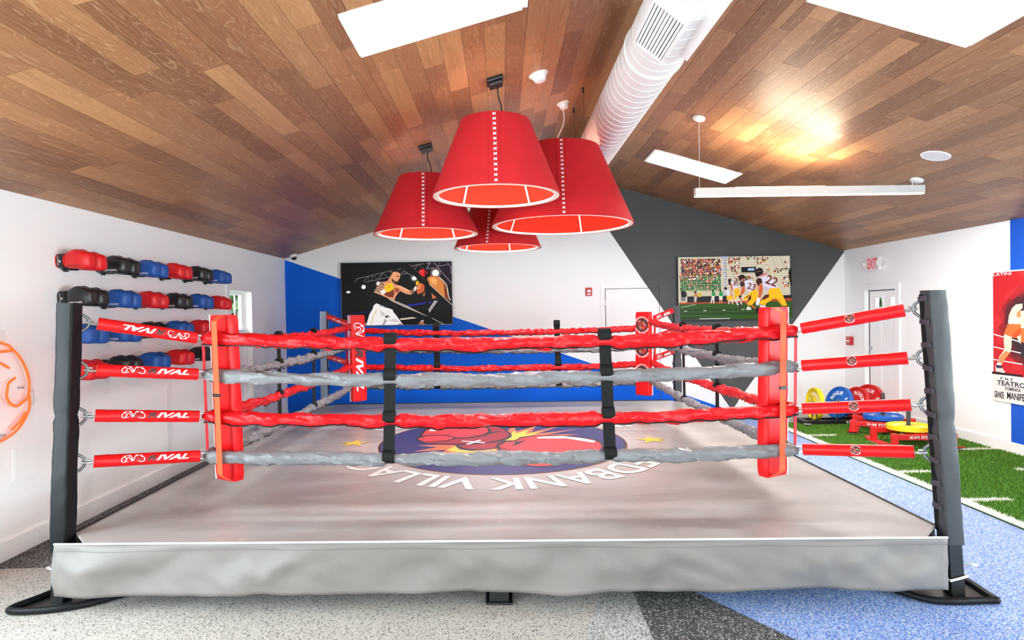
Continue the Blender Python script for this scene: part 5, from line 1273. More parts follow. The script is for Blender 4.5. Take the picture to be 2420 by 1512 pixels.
MB().lathe([(0.042, 0.038), (0.038, 0.06), (0.024, 0.076), (0, 0.082)], 24, (0, 0, 0), rm).build('dome', M['darkglass'], parent=t, smooth=60)

# ------------------------------------------------------------------ duct
DX, DZc, DR_ = XRG, 3.415, 0.205
duct = thing('air_duct', 'round white spiral air duct hanging below the ridge', 'duct', (DX, 5.0, DZc))
M['duct'] = pbr('white_duct_paint', (222, 217, 216), 0.4, bump=0.12, bscale=6, bdist=0.02)
ry = Matrix.Rotation(radians(-90), 3, 'X')
MB().lathe([(DR_, -6.5), (DR_, 4.371)], 48, (0, 0, 0), ry).build('tube', M['duct'], parent=duct, smooth=60)
rib_me = None
yy = -4.2
while yy < 4.36:
    if rib_me is None:
        rbm = MB().tube([Vector(((DR_ + 0.0015) * cos(2 * pi * i / 48), 0.018 * (i / 48 - 0.5), (DR_ + 0.0015) * sin(2 * pi * i / 48))) for i in range(48)], 0.0028, 6, closed=True)
        rib_me = rbm.mesh('spiral_seam', M['duct']); shade(rib_me, 60)
    o = bpy.data.objects.new('spiral_seam', rib_me); COL.objects.link(o); o.parent = duct; o.location = (0, yy, 0)
    yy += 0.118
for yy in (-0.9, 2.2):
    MB().tube([((DR_ + 0.004) * cos(2 * pi * i / 48), yy, (DR_ + 0.004) * sin(2 * pi * i / 48)) for i in range(48)], 0.009, 8, closed=True).build('joint_band', M['duct'], parent=duct, smooth=60)
M['slat'] = pbr('white_slat', (240, 240, 240), 0.4)
M['darkvoid'] = pbr('duct_inside', (60, 58, 58), 0.9)
for sgn in (-1, 1):
    # register on the lower side, facing down and outwards
    rg = MB(); an = radians(-128) if sgn < 0 else radians(-38)
    nx, nz = cos(an), sin(an); N_ = Vector((nx, 0, nz)); Tn = Vector((-nz, 0, nx)); yc = -1.50; hl, hwid = 0.24, 0.098; dep = 0.232
    F = lambda a_, b_, d: N_ * d + Tn * a_ + Vector((0, yc + b_, 0))
    def rbx(mb, a0, a1, b0, b1, d0, d1):
        mb.add([F(a_, b_, d) for d in (d0, d1) for a_, b_ in ((a0, b0), (a1, b0), (a1, b1), (a0, b1))], [(0, 1, 2, 3), (7, 6, 5, 4), (0, 4, 5, 1), (1, 5, 6, 2), (2, 6, 7, 3), (3, 7, 4, 0)])
    fwd_ = 0.018
    rbx(rg, -hwid - fwd_, -hwid, -hl - fwd_, hl + fwd_, 0.15, dep); rbx(rg, hwid, hwid + fwd_, -hl - fwd_, hl + fwd_, 0.15, dep)
    rbx(rg, -hwid, hwid, -hl - fwd_, -hl, 0.15, dep); rbx(rg, -hwid, hwid, hl, hl + fwd_, 0.15, dep)
    ro = rg.build('register', M['duct'], parent=duct, bevel=0.002)
    vd = MB(); rbx(vd, -hwid, hwid, -hl, hl, 0.17, 0.196); vd.build('register_back', M['slat'], parent=ro)
    for i in range(9):
        sl = MB(); a_ = -hwid + 2 * hwid * (i + 0.5) / 9
        rbx(sl, a_ - 0.0065, a_ + 0.0065, -hl, hl, 0.196, dep - 0.006); sl.build('slat', M['slat'], parent=ro)

# ------------------------------------------------------------------ screens on the back wall
M['bezel'] = pbr('black_bezel', (14, 14, 15), 0.3)
M['screen'] = attr_mat('screen_picture', 0.35, emission=0.85)
M['screen'].node_tree.nodes['Principled BSDF'].inputs['Specular IOR Level'].default_value = 0.1
def screen(name, lab, x0, x1, z0, z1, flat):
    t = thing(name, lab, 'television', ((x0 + x1) / 2, YB, z0))
    W_, H_ = x1 - x0, z1 - z0
    MB().bx(-W_ * 0.42, W_ * 0.42, -0.03, 0.0, 0.10, H_ - 0.10).build('wall_mount', M['black'], parent=t)
    MB().bx(-W_ / 2, W_ / 2, -0.065, -0.03, 0, H_).build('casing', M['bezel'], parent=t, bevel=0.004)
    fr = MB(); b_ = 0.006
    for a in ((-W_ / 2, W_ / 2, 0, b_ * 1.8), (-W_ / 2, W_ / 2, H_ - b_, H_), (-W_ / 2, -W_ / 2 + b_, 0, H_), (W_ / 2 - b_, W_ / 2, 0, H_)):
        fr.bx(a[0], a[1], -0.069, -0.064, a[2], a[3])
    fr.build('rim', M['grey_metal'], parent=t)
    mb = MB()
    flat.into(mb, lambda x, y, l: Vector((-W_ / 2 + x * W_, -0.0655 - l, H_ * (1 - y))), 0.00003)
    mb.build('picture', M['screen'], parent=t)
    return t
def unit_art(data, asp):
    """art items given in a unit square with v down; line widths are relative to the width"""
    f = Flat()
    for it in data:
        c = tuple(it[1])
        if it[0] == 'p': f.poly(c, it[2])
        elif it[0] == 'c': f.disc(c, it[2], it[3], it[4] * asp)
        elif it[0] == 'l':
            g = Flat(); g.layer = f.layer
            g.line(c, it[2], [(p[0], p[1] / asp) for p in it[3]])
            for vs, fs, cc, ly in g.items: f.items.append(([(x, y * asp) for x, y in vs], fs, cc, ly))
            f.layer = g.layer
        elif it[0] == 't':
            vs, fs, wd = text2d(it[2], 0.0, 0.02); h = it[4]; an = radians(it[5]); px_, py_ = it[3]
            out = []
            for x, y in vs:
                a_, b_ = x * h * 0.95, y * h
                out.append((px_ + a_ * cos(an) - b_ * sin(an), py_ - (a_ * sin(an) + b_ * cos(an)) * asp))
            f.items.append((out, fs, c, f.layer)); f.layer += 1
    return f
ASP = 1.73 / 0.985
bg1 = [['p', (10, 8, 10), [[0, 0], [1, 0], [1, 1], [0, 1]]]]
clip = lambda d: [[it[0], it[1]] + [([[min(1, max(0, q[0])), min(1, max(0, q[1]))] for q in it[2]] if it[0] == 'p' else it[2])] + list(it[3:]) for it in d]
screen('wall_screen', 'wall-mounted screen showing two boxers fighting in a dark arena', -2.497, -0.770, 1.438, 2.425, unit_art(bg1 + clip(TV1_ART), ASP))
rr_ = random.Random(3)
cr = [['p', (206, 195, 172), [[0, 0], [1, 0], [1, 1], [0, 1]]]]
for i in range(17):
    y = 0.03 + i * 0.036
    cr.append(['p', (172, 162, 146), [[0, y], [1, y - 0.006], [1, y + 0.002], [0, y + 0.008]]])
for i in range(12): cr.append(['p', (150, 160, 190), [[0.40 + rr_.uniform(-.02, .03), 0.05 + i * .05], [0.43 + rr_.uniform(-.01, .03), 0.05 + i * .05], [0.43, 0.075 + i * .05], [0.40, 0.075 + i * .05]]])
def person(x, y, s, shirt, legs=None):
    sk = rr_.choice([(196, 130, 96), (150, 92, 64), (80, 50, 40), (60, 36, 30)])
    if legs: cr.append(['p', legs, [[x - s * .6, y + s * 1.6], [x + s * .6, y + s * 1.6], [x + s * .5, y + s * 4.2], [x - s * .5, y + s * 4.2]]])
    cr.append(['p', shirt, [[x - s, y - s * .2], [x + s, y - s * .2], [x + s * .8, y + s * 2.1], [x - s * .8, y + s * 2.1]]])
    cr.append(['c', sk if rr_.random() < .6 else (40, 26, 24), [x, y - s * 1.0], s * .62, s * .62])
pal = [(210, 60, 40), (230, 110, 50), (240, 236, 230), (40, 40, 60), (30, 28, 30), (150, 30, 40), (240, 150, 150), (60, 70, 130), (226, 180, 60), (140, 90, 70), (110, 70, 60)]
for row in range(9):
    for i in range(26):
        x = 0.035 + i * 0.0135 + rr_.uniform(-.004, .004) + 0.0
        if 0.03 < x < 0.375: person(x, 0.05 + row * 0.030 + rr_.uniform(-.008, .008), 0.0092, rr_.choice(pal))
for row in range(6):
    for i in range(22):
        x = 0.02 + i * 0.0165 + rr_.uniform(-.004, .004)
        g_ = (30 + rr_.randint(0, 16), 140 + rr_.randint(-16, 20), 74)
        if row < 2 and rr_.random() < .35: g_ = rr_.choice([(236, 234, 230), (150, 90, 70), (240, 150, 120)])
        if x < 0.375: person(x, 0.30 + row * 0.043 + rr_.uniform(-.006, .006), 0.0094, g_ if rr_.random() < .8 else (190, 130, 96), (190, 150, 90) if row == 5 else (60, 40, 36))
for x0_, x1_, y0_, y1_, n_ in ((.44, .55, .03, .11, 26), (.46, .54, .15, .27, 22), (.50, .66, .30, .42, 34), (.48, .6, .4, .45, 10), (.60, .80, .02, .06, 14), (.68, .78, .06, .12, 8), (.78, .80, .16, .25, 4), (.84, .88, .20, .28, 6), (.88, .99, .2, .28, 10), (.92, .99, .3, .5, 22), (.94, .96, .1, .14, 2)):
    for i in range(n_): person(rr_.uniform(x0_, x1_), rr_.uniform(y0_, y1_), 0.0078, rr_.choice(pal + [(40, 150, 80)]))
screen('wall_screen', 'wall-mounted screen showing a football game with players in yellow trousers', 2.772, 4.552, 1.446, 2.434, unit_art(cr + clip(TV2_ART), ASP))

# ------------------------------------------------------------------ things on the back and right walls
t = thing('fire_strobe', 'small red fire alarm strobe on the white gable wall', 'fire alarm', (1.373, YB, 1.915))
MB().bx(-0.05, 0.05, -0.03, 0, -0.065, 0.065).build('housing', M['redplastic'], parent=t, bevel=0.008)
MB().bx(-0.028, 0.028, -0.05, -0.03, -0.012, 0.03).build('lens', M['whiteplastic'], parent=t, bevel=0.006)
MB().bx(-0.03, 0.03, -0.034, -0.03, -0.05, -0.03).build('sounder', M['whiteplastic'], parent=t)
t = thing('fire_pull_station', 'red fire alarm pull station beside the white panelled door', 'fire alarm', (XR, 9.20, 1.08))
MB().bx(-0.05, 0, -0.06, 0.06, -0.066, 0.066).build('housing', M['redplastic'], parent=t, bevel=0.006)
MB().bx(-0.062, -0.05, -0.04, 0.04, -0.012, 0.012).build('handle', M['whiteplastic'], parent=t, bevel=0.003)
f = Flat(); f.text((250, 240, 240), 'FIRE', (-0.03, 0.03), 0.016, w=0.06); f.text((250, 240, 240), 'PULL', (-0.03, -0.045), 0.016, w=0.06)
mb = MB(); f.into(mb, lambda x, y, l: Vector((-0.0508, -x, y))); mb.build('lettering', M['print'], parent=t)
t = thing('exit_sign', 'white exit sign with red letters and two lamp heads above the door', 'exit sign', (XR, 8.575, 2.235))
MB().bx(-0.055, 0, -0.155, 0.155, -0.105, 0.09).build('housing', M['whiteplastic'], parent=t, bevel=0.008)
f = Flat(); f.text((214, 22, 30), 'EXIT', (-0.105, -0.075), 0.145, w=0.21, bold=0.012)
mb = MB(); f.into(mb, lambda x, y, l: Vector((-0.056, -x, y))); mb.build('lettering', attr_mat('exit_letters', 0.4, emission=0.8), parent=t)
for s_ in (-1, 1):
    rm = Vector((-0.85, s_ * 0.35, -0.3)).to_track_quat('Z', 'Y').to_matrix()
    MB().lathe([(0, -0.03), (0.03, -0.03), (0.046, 0.02), (0.046, 0.03), (0.04, 0.03), (0, 0.024)], 20, (-0.05, s_ * 0.195, 0.0), rm).build('lamp_head', M['whiteplastic'], parent=t, smooth=40)
    MB().tube([(-0.02, s_ * 0.15, 0), (-0.04, s_ * 0.185, 0)], 0.012, 8).build('bracket', M['whiteplastic'], parent=t)

# poster
t = thing('boxing_poster', 'large red vintage boxing poster with a boxer and black lettering', 'poster', (XR - 0.003, 6.50, 0.56))
MB().bx(-0.012, 0, -1.02, 0.012, -0.008, 1.415).build('board', M['whiteplastic'], parent=t)
f = Flat(); PWID = 1.0
f.rect((232, 228, 224), 0, 0.0, PWID, 0.29)
f.rect((196, 26, 36), 0.008, 0.285, PWID - .008, 1.40)
f.poly((216, 44, 44), [(0.30, 1.40), (0.992, 1.40), (0.992, 1.05), (0.6, 1.15)])
rp_ = random.Random(5)
for q_, cc_ in enumerate(((206, 40, 44), (180, 30, 38), (150, 26, 34), (116, 26, 32), (84, 30, 34), (56, 34, 38))):
    k_ = 1.22 - q_ * 0.085; pts_ = []
    for i_ in range(40):
        an_ = 2 * pi * i_ / 40; jr_ = k_ * (1 + rp_.uniform(-.10, .10))
        pts_.append((max(0.012, min(PWID - .012, 0.47 + 0.345 * jr_ * cos(an_))), max(0.30, min(1.39, 0.80 + 0.40 * jr_ * sin(an_)))))
    f.poly(cc_, pts_)
for it in POSTER_ART[2:]:
    f.poly(tuple(it[1]), [(x, y - 0.56) for x, y in it[2]])
# the part beyond the frame: the rest of a plain boxer figure
SKc = (246, 214, 190)
f.poly((44, 36, 40), [(.36, .50), (.80, .46), (.84, .95), (.70, 1.06), (.36, 1.0)])
f.poly(SKc, [(.36, .98), (.50, 1.0), (.58, .92), (.56, .80), (.36, .76)]); f.disc(SKc, (.47, 1.08), .065, .08); f.poly((40, 30, 34), [(.41, 1.10), (.43, 1.17), (.50, 1.18), (.54, 1.11), (.50, 1.13)])
f.poly((240, 112, 50), [(.36, .80), (.56, .80), (.60, .66), (.48, .62), (.36, .66)])
f.poly(SKc, [(.46, .64), (.60, .66), (.66, .50), (.76, .40), (.70, .37), (.58, .48)])
f.poly(SKc, [(.36, .84), (.46, .86), (.52, .95), (.47, .98), (.36, .92)])
for tx, a_, b_, c_ in POSTER_TEXT:
    h = {'LATINI': 0.030, 'P. N. F.': 0.030, 'TEATRO': 0.050, 'DOMENICA': 0.034, 'GRANDE': 0.075, 'MANIFEST': 0.075}[tx]
    f.text(tuple(c_), tx, (a_[0], a_[1] - 0.56 - (0.006 if tx != 'LATINI' else 0)), h, w=(b_[0] - a_[0]), bold=0.02)
f.rect((120, 116, 114), 0.04, 0.168, PWID - .04, 0.171)
mb = MB(); f.into(mb, lambda x, y, l: Vector((-0.0125 - l, -x, y)), 0.00006)
mb.build('print', M['print'], parent=t)

# ------------------------------------------------------------------ left wall: switch, panel, neon
t = thing('light_switch', 'white rocker light switch on the left wall beside the neon sign', 'switch', (XL, 4.30, 1.07))
MB().bx(0, 0.006, -0.037, 0.037, -0.06, 0.06).build('plate', M['whiteplastic'], parent=t, bevel=0.002)
MB().bx(0.006, 0.010, -0.017, 0.017, -0.034, 0.034).build('rocker', M['trim'], parent=t, bevel=0.002)
t = thing('access_panel', 'flush white access panel low on the left wall', 'panel', (XL, 4.25, 0.62))
MB().bx(0, 0.006, -0.116, 0.116, -0.115, 0.115).build('frame', M['trim'], parent=t, bevel=0.002)
MB().bx(0.006, 0.009, -0.10, 0.10, -0.10, 0.10).build('cover', M['white'], parent=t, bevel=0.002)
t = thing('neon_sign', 'orange neon sign of curved tubes on the left wall', 'neon sign', (XL, 4.0, 1.15))
M['neon'] = emit('orange_neon', (255, 88, 34), 1.0)
M['acrylic'] = glass('clear_acrylic', (1.0, 1.0, 1.0), 0.008)
MB().bx(0.025, 0.031, -0.55, 0.30, -0.38, 0.36).build('acrylic_back', M['acrylic'], parent=t)
def spl(pts, n=8):
    out = []
    for i in range(len(pts) - 1):
        p0 = Vector(pts[max(i - 1, 0)]); p1 = Vector(pts[i]); p2 = Vector(pts[i + 1]); p3 = Vector(pts[min(i + 2, len(pts) - 1)])
        for s_ in range(n):
            q = s_ / n
            out.append(0.5 * ((2 * p1) + (p2 - p0) * q + (2 * p0 - 5 * p1 + 4 * p2 - p3) * q * q + (3 * p1 - p0 - 3 * p2 + p3) * q ** 3))
    return out + [Vector(pts[-1])]
NEON = [[(3.60, 1.40), (3.80, 1.47), (3.95, 1.485), (4.061, 1.455), (4.095, 1.433), (4.162, 1.368), (4.213, 1.284), (4.240, 1.192), (4.233, 1.103), (4.206, 1.063), (4.187, 1.056), (4.133, 1.03), (4.082, 1.052), (4.049, 1.10), (4.055, 1.16), (4.07, 1.197), (4.122, 1.226)],
        [(3.85, 1.33), (3.96, 1.40), (4.06, 1.412), (4.108, 1.412)], [(3.9, 1.36), (4.0, 1.34), (4.073, 1.297)],
        [(4.233, 1.109), (4.242, 1.042), (4.221, 0.971), (4.146, 0.882), (4.04, 0.831), (3.85, 0.80), (3.65, 0.86), (3.52, 1.0), (3.50, 1.2), (3.60, 1.40)],
        [(4.203, 0.974), (4.15, 0.92), (4.083, 0.879)]]
for L_ in NEON:
    p3 = [Vector((0.045, p.x - 4.0, p.y - 1.15)) for p in spl([Vector(q) for q in L_])]
    MB().tube(p3, 0.0085, 8).build('tube', M['neon'], parent=t, smooth=60)
for y_, z_ in ((-0.4, 0.28), (0.2, 0.0), (0.04, -0.3), (-0.4, -0.3)):
    MB().tube([(0, y_, z_), (0.034, y_, z_)], 0.008, 8).build('standoff', M['chrome'], parent=t)
MB().bx(0, 0.03, 0.02, 0.075, 0.33, 0.40).build('power_block', M['whiteplastic'], parent=t, bevel=0.004)

# ------------------------------------------------------------------ boxing gloves on the left wall
def leather(name, c, rough): return pbr(name, c, rough, bump=0.2, bscale=30, bdist=0.004, var=0.04, vscale=10)
GM = {'red': leather('red_glove_leather', (226, 22, 30), 0.38), 'black': leather('black_glove_leather', (30, 29, 31), 0.30), 'blue': leather('blue_glove_leather', (26, 86, 172), 0.42)}
GLN = {'red': (130, 20, 24), 'black': (245, 245, 245), 'blue': (245, 245, 245)}
def loft(mb, secs, n=20, e=0.75):
    """secs: (y, cx, cz, rx, rz); superellipse cross-sections along y"""
    vs = []
    for y, cx_, cz_, rx_, rz_ in secs:
        for j in range(n):
            an = 2 * pi * j / n; c_, s_ = cos(an), sin(an)
            vs.append(Vector((cx_ + rx_ * abs(c_) ** e * (1 if c_ > 0 else -1), y, cz_ + rz_ * abs(s_) ** e * (1 if s_ > 0 else -1))))
    k = len(secs)
    fs = [(i * n + j, i * n + (j + 1) % n, i * n + n + (j + 1) % n, i * n + n + j) for i in range(k - 1) for j in range(n)]
    fs += [tuple(range(n)), tuple((k - 1) * n + j for j in range(n))]
    mb.add(vs, fs)
FIST = [(0.070, 0, -0.004, 0.040, 0.056), (0.085, 0, -0.004, 0.046, 0.062), (0.115, 0.002, 0.004, 0.055, 0.075), (0.15, 0.004, 0.010, 0.061, 0.084), (0.19, 0.006, 0.010, 0.065, 0.087),
        (0.235, 0.006, 0.004, 0.066, 0.083), (0.275, 0.004, -0.003, 0.065, 0.077), (0.300, 0.001, -0.006, 0.060, 0.072), (0.315, -0.003, -0.008, 0.050, 0.062), (0.321, -0.006, -0.009, 0.034, 0.044)]
def make_glove(colr):
    """fist points along +y, back of the hand faces +x, thumb on top"""
    t = empty('boxing_glove')
    g = MB()
    loft(g, FIST, 28, 0.62)
    body = g.build('fist', GM[colr], parent=t, smooth=70)
    th = MB()
    loft(th, [(0.10, -0.040, 0.050, 0.016, 0.014), (0.125, -0.044, 0.064, 0.024, 0.022), (0.165, -0.046, 0.074, 0.028, 0.026), (0.205, -0.044, 0.074, 0.028, 0.026), (0.235, -0.040, 0.066, 0.025, 0.022), (0.252, -0.036, 0.058, 0.015, 0.013)], 16, 0.9)
    th.build('thumb', GM[colr], parent=t, smooth=70)
    cf = MB()
    loft(cf, [(-0.008, 0, -0.004, 0.044, 0.060), (0.0, 0, -0.004, 0.047, 0.064), (0.03, 0, -0.003, 0.044, 0.060), (0.075, 0, -0.002, 0.042, 0.057)], 24, 0.75)
    cf.build('cuff', GM[colr], parent=t, smooth=50)
    sp_ = MB()
    loft(sp_, [(0.008, 0.0005, -0.004, 0.049, 0.0645), (0.012, 0.0005, -0.004, 0.0505, 0.066), (0.06, 0.0005, -0.003, 0.0485, 0.0635), (0.064, 0.0005, -0.003, 0.047, 0.062)], 24, 0.75)
    so = sp_.build('wrist_strap', GM['black'], parent=t, smooth=50)
    f = Flat(); f.text((245, 245, 245), 'RIGHT COUNTZ', (-0.045, 0.0), 0.009, w=0.08, bold=0.02); f.text((245, 245, 245), '8', (-0.02, -0.02), 0.016, w=0.022, bold=0.03)
    mb = MB(); f.into(mb, lambda x, y, l: Vector((0.0512, 0.030 - y, x - 0.0))); mb.build('lettering', M['print'], parent=so)
    f = Flat(); f.text(GLN[colr], 'RIGHT COUNTZ', (0, 0), 0.0165, w=0.145, bold=0.03, shear=0.1)
    mb = MB()
    def surf(x, y, l):
        yy_ = 0.105 + x; zz_ = -0.058 + y
        for p_, q_ in zip(FIST, FIST[1:]):
            if p_[0] <= yy_ <= q_[0]: break
        k_ = (yy_ - p_[0]) / (q_[0] - p_[0]); cx_, cz_, rx_, rz_ = (p_[m_] + (q_[m_] - p_[m_]) * k_ for m_ in (1, 2, 3, 4))
        qq = min(0.98, abs(zz_ - cz_) / rz_)
        return Vector((cx_ + rx_ * (1 - qq ** 3.2258) ** 0.31 + 0.0015, yy_, zz_))
    f.into(mb, surf); mb.build('lettering', M['print'], parent=t)
    return t
ROWS = [('top', 2.070, ['red', 'black', 'blue', 'red', 'black', 'blue'], 2.060), ('second', 1.782, ['black', 'blue', 'red', 'black', 'blue', 'red'], 0), ('third', 1.500, ['blue', 'blue', 'black', 'blue', 'red'], 0), ('bottom', 1.222, ['red', 'black', 'blue', 'red', 'black'], 0)]
ORD = ['first', 'second', 'third', 'fourth', 'fifth', 'sixth']
PROTO = {}
M['hook'] = pbr('black_wall_hook', (24, 24, 26), 0.4)
hook_me = None
for rn, zr, cols, _ in ROWS:
    for i, cn in enumerate(cols):
        y0_ = 4.615 + i * 0.434
        for which, dx, dy, dz_, yaw in (('nearer', 0.008, 0.0, 0.0, -0.05), ('farther', 0.008, 0.128, -0.006, -0.03)):
            if cn not in PROTO:
                PROTO[cn] = make_glove(cn); o = PROTO[cn]
            else:
                o = dup(PROTO[cn])
            rj = random.Random(i * 7 + int(zr * 100) + (which == 'outer'))
            o.location = (XL + dx, y0_ + dy + rj.uniform(-.006, .006), zr + dz_ + rj.uniform(-.004, .004) - (0.006 * i if rn == 'none' else 0))
            o.rotation_euler = (rj.uniform(-.03, .03), rj.uniform(-.05, .05), -pi / 2 + yaw + rj.uniform(-.03, .03)); o.scale = (0.80, 0.80, 0.86)
            tag(o, '%s boxing glove, %s one of the %s pair in the %s wall row' % (cn, which, ORD[i], rn), 'boxing glove', 'boxing gloves on the left wall')
        h = thing('glove_hook', 'black wall hook behind the %s pair of gloves in the %s row' % (ORD[i], rn), 'hook', (XL, y0_ + 0.065, zr - 0.066), group='glove hooks')
        hk = MB(); hk.bx(0, 0.008, -0.025, 0.025, -0.015, 0.02); hk.bx(0, 0.07, -0.05, 0.05, -0.004, 0.004)
        if hook_me is None: hook_me = hk.mesh('bracket', M['hook'])
        o = bpy.data.objects.new('bracket', hook_me); COL.objects.link(o); o.parent = h
# ------------------------------------------------------------------ turf lane with white lines
M['turfbase'] = pbr('turf_backing', (52, 92, 26), 0.9, var=0.2, vscale=30)
def blade_mat(name, a_, b_):
    t = NT(name); r_ = t.node('ShaderNodeNewGeometry').outputs['Random Per Island']
    t.link(t.ramp(r_, [(0.0, lin(a_)), (1.0, lin(b_))]), t.b.inputs['Base Color']); t.b.inputs['Roughness'].default_value = 0.55
    return t.m
M['blade'] = blade_mat('green_turf_blade', (56, 106, 20), (112, 166, 48))
M['wblade'] = blade_mat('white_turf_blade', (224, 222, 212), (246, 244, 238))
TX0, TX1, TY0, TY1 = 3.70, XR - 0.018, 3.3, 8.14
turf = tag(MB().bx(TX0, TX1, TY0, TY1, 0.0, 0.012).build('turf_lane', M['turfbase']), 'green artificial turf lane with white lines along the right wall', 'turf')
LINES = [(TX0, TX0 + 0.085, TY0, TY1)]
for y in (3.93, 4.78, 5.63, 6.46, 7.31):
    LINES.append((TX0 + 0.085, TX0 + 0.43, y - 0.035, y + 0.035)); LINES.append((TX1 - 0.5, TX1, y - 0.035, y + 0.035))
def inl(x, y):
    return any(a0 <= x <= a1 and b0 <= y <= b1 for a0, a1, b0, b1 in LINES)
rg_ = random.Random(11)
def blades(n, test, zt, region):
    b_ = MB(); a0, a1, b0, b1 = region
    vs = []; fs = []
    for i in range(n):
        x = rg_.uniform(a0, a1); y = rg_.uniform(b0, b1)
        if not test(x, y): continue
        an = rg_.uniform(0, 2 * pi); h = zt * rg_.uniform(0.7, 1.25); w_ = 0.0032
        lx, ly = rg_.gauss(0, 0.010), rg_.gauss(0, 0.010); k = len(vs)
        vs += [(x - w_ * cos(an), y - w_ * sin(an), 0.012), (x + w_ * cos(an), y + w_ * sin(an), 0.012), (x + lx, y + ly, 0.012 + h)]
        fs.append((k, k + 1, k + 2))
    me = bpy.data.meshes.new('pile'); me.from_pydata(vs, [], fs); return me
me = blades(120000, lambda x, y: not inl(x, y), 0.024, (TX0, TX1, 4.0, TY1)); me.materials.append(M['blade'])
o = bpy.data.objects.new('grass_pile', me); COL.objects.link(o); o.parent = turf; o['kind'] = 'stuff'
for a0, a1, b0, b1 in LINES:
    ln = MB().bx(a0, a1, b0, b1, 0.012, 0.016).build('white_line', pbr('white_turf_base', (226, 224, 216), 0.8) if 'wl' not in M else M['wl'], parent=turf)
    M['wl'] = ln.data.materials[0]
    if b1 < 4.0: continue
    me = blades(int((a1 - a0) * (b1 - b0) * 14000), lambda x, y: True, 0.022, (a0, a1, max(b0, 4.0), b1)); me.materials.append(M['wblade'])
    o = bpy.data.objects.new('line_pile', me); COL.objects.link(o); o.parent = ln; o['kind'] = 'stuff'

# ------------------------------------------------------------------ weight plates, rack and sleds
PC = {'yellow': pbr('yellow_rubber', (246, 214, 20), 0.45), 'blue': pbr('blue_rubber', (24, 96, 190), 0.45), 'red': pbr('red_rubber', (206, 30, 30), 0.45)}
def make_plate(c):
    """disc in the local xy plane, face at +z"""
    t = empty('weight_plate'); R_ = 0.222
    prof = [(0.028, 0.0), (0.028, 0.050), (0.060, 0.050), (0.070, 0.044), (0.190, 0.044), (0.200, 0.060), (0.214, 0.060), (R_, 0.054), (R_, 0.006), (0.214, 0.0)]
    MB().lathe(prof, 48, closed=True).build('disc', PC[c], parent=t, smooth=35)
    MB().lathe([(0.025, -0.001), (0.025, 0.052), (0.036, 0.052), (0.036, 0.046)], 32).build('hub', M['chrome'], parent=t, smooth=40)
    f = Flat()
    for base in (0, pi):
        f.arc_text((246, 244, 240), 'ROGUE', 0.108, 0.052, radians(138) + base, radians(42) + base, bold=0.03)
    for a_ in (0, pi):
        f.poly((246, 244, 240), [(0.165 * cos(a_ + s_ * 0.06), 0.165 * sin(a_ + s_ * 0.06)) if q else (0.115 * cos(a_ + s_ * 0.08), 0.115 * sin(a_ + s_ * 0.08)) for q, s_ in ((0, -1), (1, -1), (1, 1), (0, 1))])
    mb = MB(); f.into(mb, lambda x, y, l: Vector((x, y, 0.0446 + l))); mb.build('print', M['print'], parent=t)
    return t
PP = {}
def plate(c, lab, loc, rotm, group):
    o = PP[c] = make_plate(c) if c not in PP else dup(PP[c])
    o.location = loc; o.rotation_euler = rotm.to_euler()
    tag(o, lab, 'weight plate', group)
    return o
def face(nx, ny, nz, spin=0):
    n = Vector((nx, ny, nz)).normalized(); q = n.to_track_quat('Z', 'Y').to_matrix()
    return q @ Matrix.Rotation(spin, 3, 'Z')
G_ = 'upright bumper plates on the floor rack'
RZ = 0.290
plate('yellow', 'yellow bumper plate standing upright at the left end of the rack', (4.33, 8.13, RZ - 0.01), face(-1.0, 0.03, 0.06, -0.4), G_)
plate('blue', 'blue bumper plate standing upright in the rack beside the yellow one', (4.66, 8.13, RZ - 0.005), face(-0.93, -0.22, 0.28, 0.5), G_)
plate('red', 'red bumper plate leaning directly behind the blue one', (4.90, 8.15, RZ - 0.015), face(-0.92, -0.18, 0.32, -0.5), G_)
plate('red', 'red bumper plate standing at the right end of the rack', (5.12, 8.20, RZ + 0.01), face(-0.90, -0.34, 0.16, 0.3), G_)
rk = thing('plate_rack', 'low black floor rack holding upright bumper plates', 'rack', (4.62, 8.08, 0.0))
M['rackblack'] = pbr('black_powdercoat', (24, 24, 26), 0.4)
bs_ = MB(); bs_.bx(-0.50, 0.58, -0.12, -0.06, 0.030, 0.075); bs_.bx(-0.50, 0.58, 0.10, 0.16, 0.030, 0.075); bs_.bx(-0.56, -0.50, -0.16, 0.18, 0.028, 0.080); bs_.bx(0.56, 0.62, -0.12, 0.18, 0.028, 0.080); bs_.bx(-0.50, 0.58, -0.06, 0.10, 0.030, 0.052)
bs_.build('base', M['rackblack'], parent=rk, bevel=0.004)
for x_ in (-0.40, -0.06, 0.26, 0.44):
    for s_ in (-0.045, 0.045):
        MB().tube([(x_ + s_, -0.09, 0.07), (x_ + s_ * 0.2, -0.09, 0.26)], 0.008, 8).build('divider', M['rackblack'], parent=rk)
for y_ in (-0.17, 0.13):
    MB().lathe([(0.0, -0.016), (0.032, -0.016), (0.032, 0.016), (0, 0.016)], 20, (-0.54, y_, 0.034), Matrix.Rotation(radians(90), 3, 'X')).build('wheel', M['black'], parent=rk, smooth=40)
MB().tube([(-0.60, -0.19, 0.05), (-0.55, -0.20, 0.045), (-0.50, -0.20, 0.045)], 0.014, 8).build('handle', M['chrome'], parent=rk)
f = Flat(); f.text((240, 240, 240), 'ROGUE', (0.02, 0.0), 0.030, w=0.17, bold=0.03)
mb = MB(); f.into(mb, lambda x, y, l: Vector((x, -0.1206, 0.037 + y))); mb.build('print', M['print'], parent=rk)

